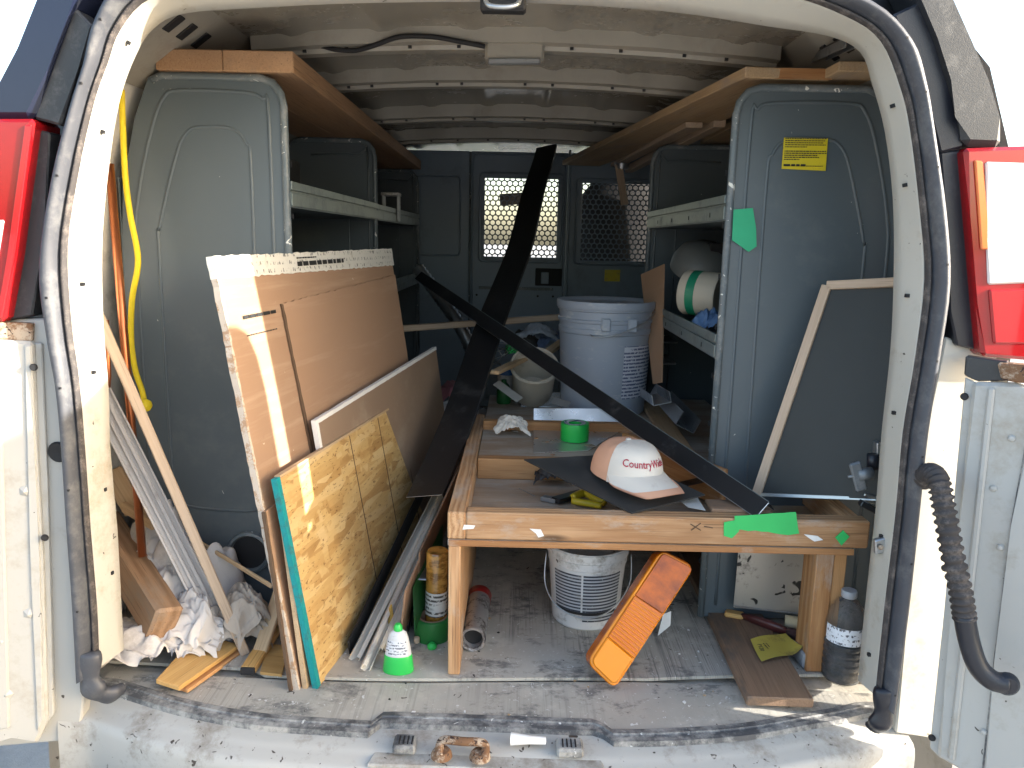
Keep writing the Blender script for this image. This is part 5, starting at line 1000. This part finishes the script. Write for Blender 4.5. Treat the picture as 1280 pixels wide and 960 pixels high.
plank('small_offcut', 'cream board end behind the copper pipe by the left jamb', (-0.8819, 0.35, 0.3619), (-0.8365, 0.36, 0.2618), .05, .012, M['tanply'], 'offcut', up=(0, -1, 0))
plank('thin_batten', 'thin wooden strip sloping across the round hole in the left panel', (-0.7124, 0.36, 0.2035), (-0.4868, 0.22, 0.1564), .010, .006, M['pine'], 'batten', up=(0, -1, 0))
M['drop'] = paint('dirty drop cloth', (.55, .52, .50), .06, 8, .9, dirt=(.33, .29, .27), damt=(.54, .78), dscale=9, bs=.35, bscale=250); M['drop2'] = paint('grey beige cloth', (.38, .33, .28), .08, 8, .9, dirt=(.22, .19, .17), damt=(.5, .75), dscale=9, bs=.35, bscale=250)
def cloth(lbl, px, sx_, sy_, h, m_, seed, rot=0, n=60, tilt=None):
    o = crumple('drop_cloth', px, sx_, sy_, h, m_, seed=seed, rot=rot, n=n, fold=1.25, tilt=tilt); tag(o, lbl, 'cloth', 'cloths bundled in the left corner'); return o
p = V((-0.7364, 0.1466, 0)); cloth('white drop cloth spread over the left rear floor corner', (p.x-.0, p.y+.05, .001), .125, .085, .06, M['drop'], 51, 15)
p = V((-0.7365, 0.31, 0.1036)); cloth('white drop cloth heaped between timber block and ribbed trim', (p.x+.01, p.y+.02, 0.001), .11, .12, .20, M['drop'], 57, 40)
p = V((-0.817, 0.4, 0.1491)); cloth('white drop cloth bunched around the copper pipe foot', (p.x+.01, p.y-.03, .06), .09, .09, .19, M['drop'], 63, 0)
p = V((-0.6527, 0.22, 0.0664)); cloth('white cloth end lying behind the golden plywood', (p.x-.01, p.y, .001), .085, .07, .11, M['drop'], 66, 0)
p = V((-0.5757, 0.27, 0.0835)); cloth('grey beige cloth looped beside the drywall foot', (p.x, p.y, .0), .06, .07, .09, M['drop2'], 71, 20)
p = V((-0.5668, 0.25, 0.1236)); cloth('grey beige cloth folded below the round hole', (p.x, p.y, .02), .05, .06, .10, M['drop2'], 75, 60)
gp1 = [V((-0.6699, 0.0686, 0.03)), V((-0.6196, 0.0562, 0.022)), V((-0.5596, 0.2175, 0.022)), V((-0.6572, 0.235, 0.034))]
tag(slab('plywood_offcut', gp1, .010, M['birch'], bevel=.001, xdir=gp1[2]-gp1[1]), 'golden plywood offcut lying on the cloth at the left, upper piece', 'plywood', 'golden plywood offcuts')
gp2 = [p+V((.012, .010, -.0125)) for p in gp1]; tag(slab('plywood_offcut', gp2, .008, M['fir'], bevel=.001, xdir=gp2[2]-gp2[1]), 'reddish plywood offcut under the golden plywood piece', 'plywood', 'golden plywood offcuts')
sw = plank('stick_offcut', 'short wood stick with black end at the foot of the boards', (-0.5147, 0.1365, 0.012), (-0.5031, 0.3255, 0.03), .030, .016, M['birch'], 'stick')
bar('black_end', (-0.5142, 0.1306, 0.012), (-0.5144, 0.138, 0.012), .029, .015, M['void'], sw)
plank('stick_offcut', 'upright brown stick behind the black-ended stick', (-0.509, 0.194, 0.02), (-0.4924, 0.3, 0.1146), .03, .012, M['tanply'], 'stick')
tag(slab('flat_offcut', [(-0.4874, 0.1285, 0.014), (-0.4414, 0.1217, 0.014), (-0.4591, 0.2364, 0.014), (-0.5063, 0.2375, 0.014)], .006, M['birch'], bevel=.0005), 'flat golden offcut on the floor left of the drywall foot', 'offcut')

# ================================================================ RIGHT SIDE
a, b, c, d = V((0.6636, 0.33, 0.8055)), V((0.5433, 0.3, 0.357)), V((0.7457, 0.16, 0.3996)), V((0.8281, 0.19, 0.8276))
ws = thing('window_screen', 'window screen with beige frame leaning inside the right opening', 'screen', tuple(b))
nn = (b-a).cross(d-a).normalized(); nn = nn if nn.y < 0 else -nn
for p, q, w_ in ((a, b, .020), (a, d, .018), (b, c, .008), (d, c, .012)): bar('screen_frame', p, q, w_, .012, M['palewood'] if w_ > .015 else M['galv'], ws, up=nn, bevel=.001)
g = G('screen mesh'); M['mesh'] = g.fin(g.mix(g.noise(5, 5), (.015, .018, .018), (.03, .034, .034)), .6, 0, g.noise(900, 1), .3, .001)
slab('screen_mesh', [a, b, c, d], .001, M['mesh'], ws, 0)
bar('bottom_bar', b+V((.03, 0, .006)), c+V((0, 0, .004)), .008, .014, M['galv'], ws, up=nn)
vk = V((0.6948, 0.15, 0.4539)); vv = thing('valve_clamp', 'grey metal wing clamp beside the right jamb above the bench', 'clamp', tuple(vk))
IRON = paint('grey iron', (.17, .19, .21), .2, 40, .45, metal=.5, dirt=(.3, .3, .3), damt=(.5, .7), dscale=30)
p, q = V((0.6725, 0.14, 0.4789)), V((0.6921, 0.14, 0.4231)); bar('wing', p, q, .010, .022, IRON, vv, up=(1, 0, 0), bevel=.003)
tube('hub', [V((0.6813, 0.14, 0.4535)), V((0.7084, 0.14, 0.4589))], .012, IRON, vv, n=14); tube('stem', [V((0.6632, 0.14, 0.4498)), V((0.6843, 0.14, 0.4535))], .003, IRON, vv, n=8)
tube('block', [V((0.7156, 0.16, 0.4901)), V((0.7187, 0.16, 0.4611))], .011, M['black_trim'], vv, n=10); bar('arm', (0.6962, 0.15, 0.3953), (0.7342, 0.15, 0.3766), .016, .012, M['black_metal'], vv); bar('bracket', (0.7071, 0.16, 0.4086), (0.7394, 0.16, 0.3995), .006, .006, M['galv'], vv); bar('plate', (0.7254, 0.17, 0.5134), (0.7285, 0.17, 0.4843), .008, .02, M['galv'], vv, up=(0, -1, 0))
# right shelves: rolls, bag
ra = V((0.5327, 0.85, 0.753)); rw = thing('wrapping_roll', 'white plastic roll with green stripe lying on the right shelf', 'roll', tuple(ra)); ax = V((.75, -.55, -.05)); 
lathe('roll_body', [(0, 0), (.058, 0), (.062, .006), (.062, .10), (.058, .106), (.02, .104), (0, .10)], paint('cream roll', (.52, .48, .40), .06, 12, .6), rw, ra-V((.045, -.03, 0)), ax, n=32)
lathe('green_stripe', [(.0624, .025), (.0624, .050)], paint('green stripe', (.01, .22, .12), .1), rw, ra-V((.045, -.03, 0)), ax, n=32)
p = V((0.5207, 0.7, 0.7134)); tag(crumple('blue_bag', (p.x, p.y, .64), .05, .05, .07, paint('blue bag', (.12, .22, .42), .2, 20, .5), seed=81, n=24), 'blue plastic bag on the right shelf beside the white roll', 'bag')
p = V((0.5923, 1.15, 0.8439)); tag(lathe('helmet_shell', [(.10, 0), (.098, .03), (.08, .065), (.045, .085), (0, .09)], paint('grey shell', (.14, .15, .15), .1, 10, .5), None, (p.x, p.y, p.z-.04), (.1, -.5, 1), n=28), 'grey dome shaped shell in the dark right shelf bay', 'shell')
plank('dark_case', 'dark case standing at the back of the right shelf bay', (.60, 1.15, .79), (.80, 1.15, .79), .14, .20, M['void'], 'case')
sb_ = slab('brown_panel_strip', [(0.4323, 1, 0.466), (0.449, 0.95, 0.4805), (0.4618, 1.1, 0.8229), (0.4447, 1.25, 0.7792)], .004, M['card'], bevel=0); tag(sb_, 'narrow brown panel standing between the blue bucket and right shelving', 'panel')
for k, (p, q) in enumerate((((0.501, 1.3, 0.6364), (0.5145, 1.2, 0.6285)), ((0.4979, 1.28, 0.5792), (0.514, 1.18, 0.571)), ((0.4951, 1.26, 0.5169), (0.509, 1.16, 0.5034)))): tag(bar('drawer_edge', p, q, .05, .006, M['galv']), ('upper', 'middle', 'lower')[k]+' small metal channel end stacked beside the blue bucket', 'channel', 'metal channel ends by the bucket')
def gutter(label, a, b, w_, h, up):
    a, b = V(a), V(b); r = thing('metal_gutter', label, 'gutter', tuple(a), 'metal gutter offcuts'); ax = (b-a).normalized(); u = V(up); u = (u-ax*u.dot(ax)).normalized(); s = ax.cross(u)
    bar('gutter_base', a, b, w_, .002, M['galv'], r, up=u, bevel=0)
    for k in (-1, 1): bar('gutter_side', a+s*k*w_/2+u*h/2, b+s*k*w_/2+u*h/2, .002, h, M['galv'], r, up=u, bevel=0)
gutter('short bright gutter offcut right of the bucket base', (0.4259, 0.8, 0.4468), (0.4209, 0.98, 0.4352), .05, .03, (-.2, -.3, 1))
gutter('longer dark gutter offcut pointing to the right shelving', (0.4743, 0.72, 0.3969), (0.4586, 1.05, 0.4117), .055, .04, (.5, -.2, 1))
plank('pointed_board', 'pale board sliver lying right of the bucket behind the angle bar', (0.4519, 0.5637, 0.355), (0.463, 1.2091, 0.36), .06, .012, M['tanply'], 'board')
# left front shelf: small bench scale
sc_ = thing('small_stand', 'small white stand on the far left shelf', 'stand', (-0.5046, 1.9, 1.0098))
p = V((-0.5042, 1.9, 1.0509)); box('stand_top', (p.x-.035, 1.86, p.z), (p.x+.035, 1.94, p.z+.012), M['pail'], sc_); 
for k in (-1, 1): box('stand_leg', (p.x+k*.03-.003, 1.87, .95), (p.x+k*.03+.003, 1.93, p.z), M['pail'], sc_)
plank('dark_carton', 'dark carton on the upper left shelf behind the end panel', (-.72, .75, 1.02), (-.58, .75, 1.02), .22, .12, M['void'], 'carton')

# ================================================================ OUTSIDE, SEEN THROUGH THE CAB
def bush(label, c, r, h, seed):
    t = thing('hedge_bush', label, 'bush', (c[0], c[1], -.74), 'bushes ahead of the van'); rnd = random.Random(seed); vs, fs = [], []
    tube('trunk', [(c[0], c[1], -.74), (c[0]+.05, c[1], -.74+h*.6)], .06, M['brownplank'], t, n=8, rad=[.07, .04])
    for k in range(2600):
        d = V((rnd.gauss(0, 1), rnd.gauss(0, 1), rnd.gauss(0, 1))).normalized()*(rnd.random()**.4); p = V((c[0]+d.x*r, c[1]+d.y*r, -.74+h*.55+d.z*h*.5)); a = V((rnd.gauss(0, 1), rnd.gauss(0, 1), rnd.gauss(0, 1))).normalized()*.07; b_ = a.orthogonal().normalized()*.04; b = len(vs)
        vs += [tuple(p-a), tuple(p+b_), tuple(p+a), tuple(p-b_)]; fs.append((b, b+1, b+2, b+3))
    frommesh('crown', vs, fs, LEAF, t)
LEAF = paint('leaf', (.07, .12, .045), .4, 3, .6)
for k, x in enumerate((-2.6, -.9, .9, 2.7)): bush(('leftmost', 'second from left', 'third from left', 'rightmost')[k]+' green bush ahead of the van seen through the partition screen', (x, 13+(k % 2), 0), 1.0, 1.15, k)
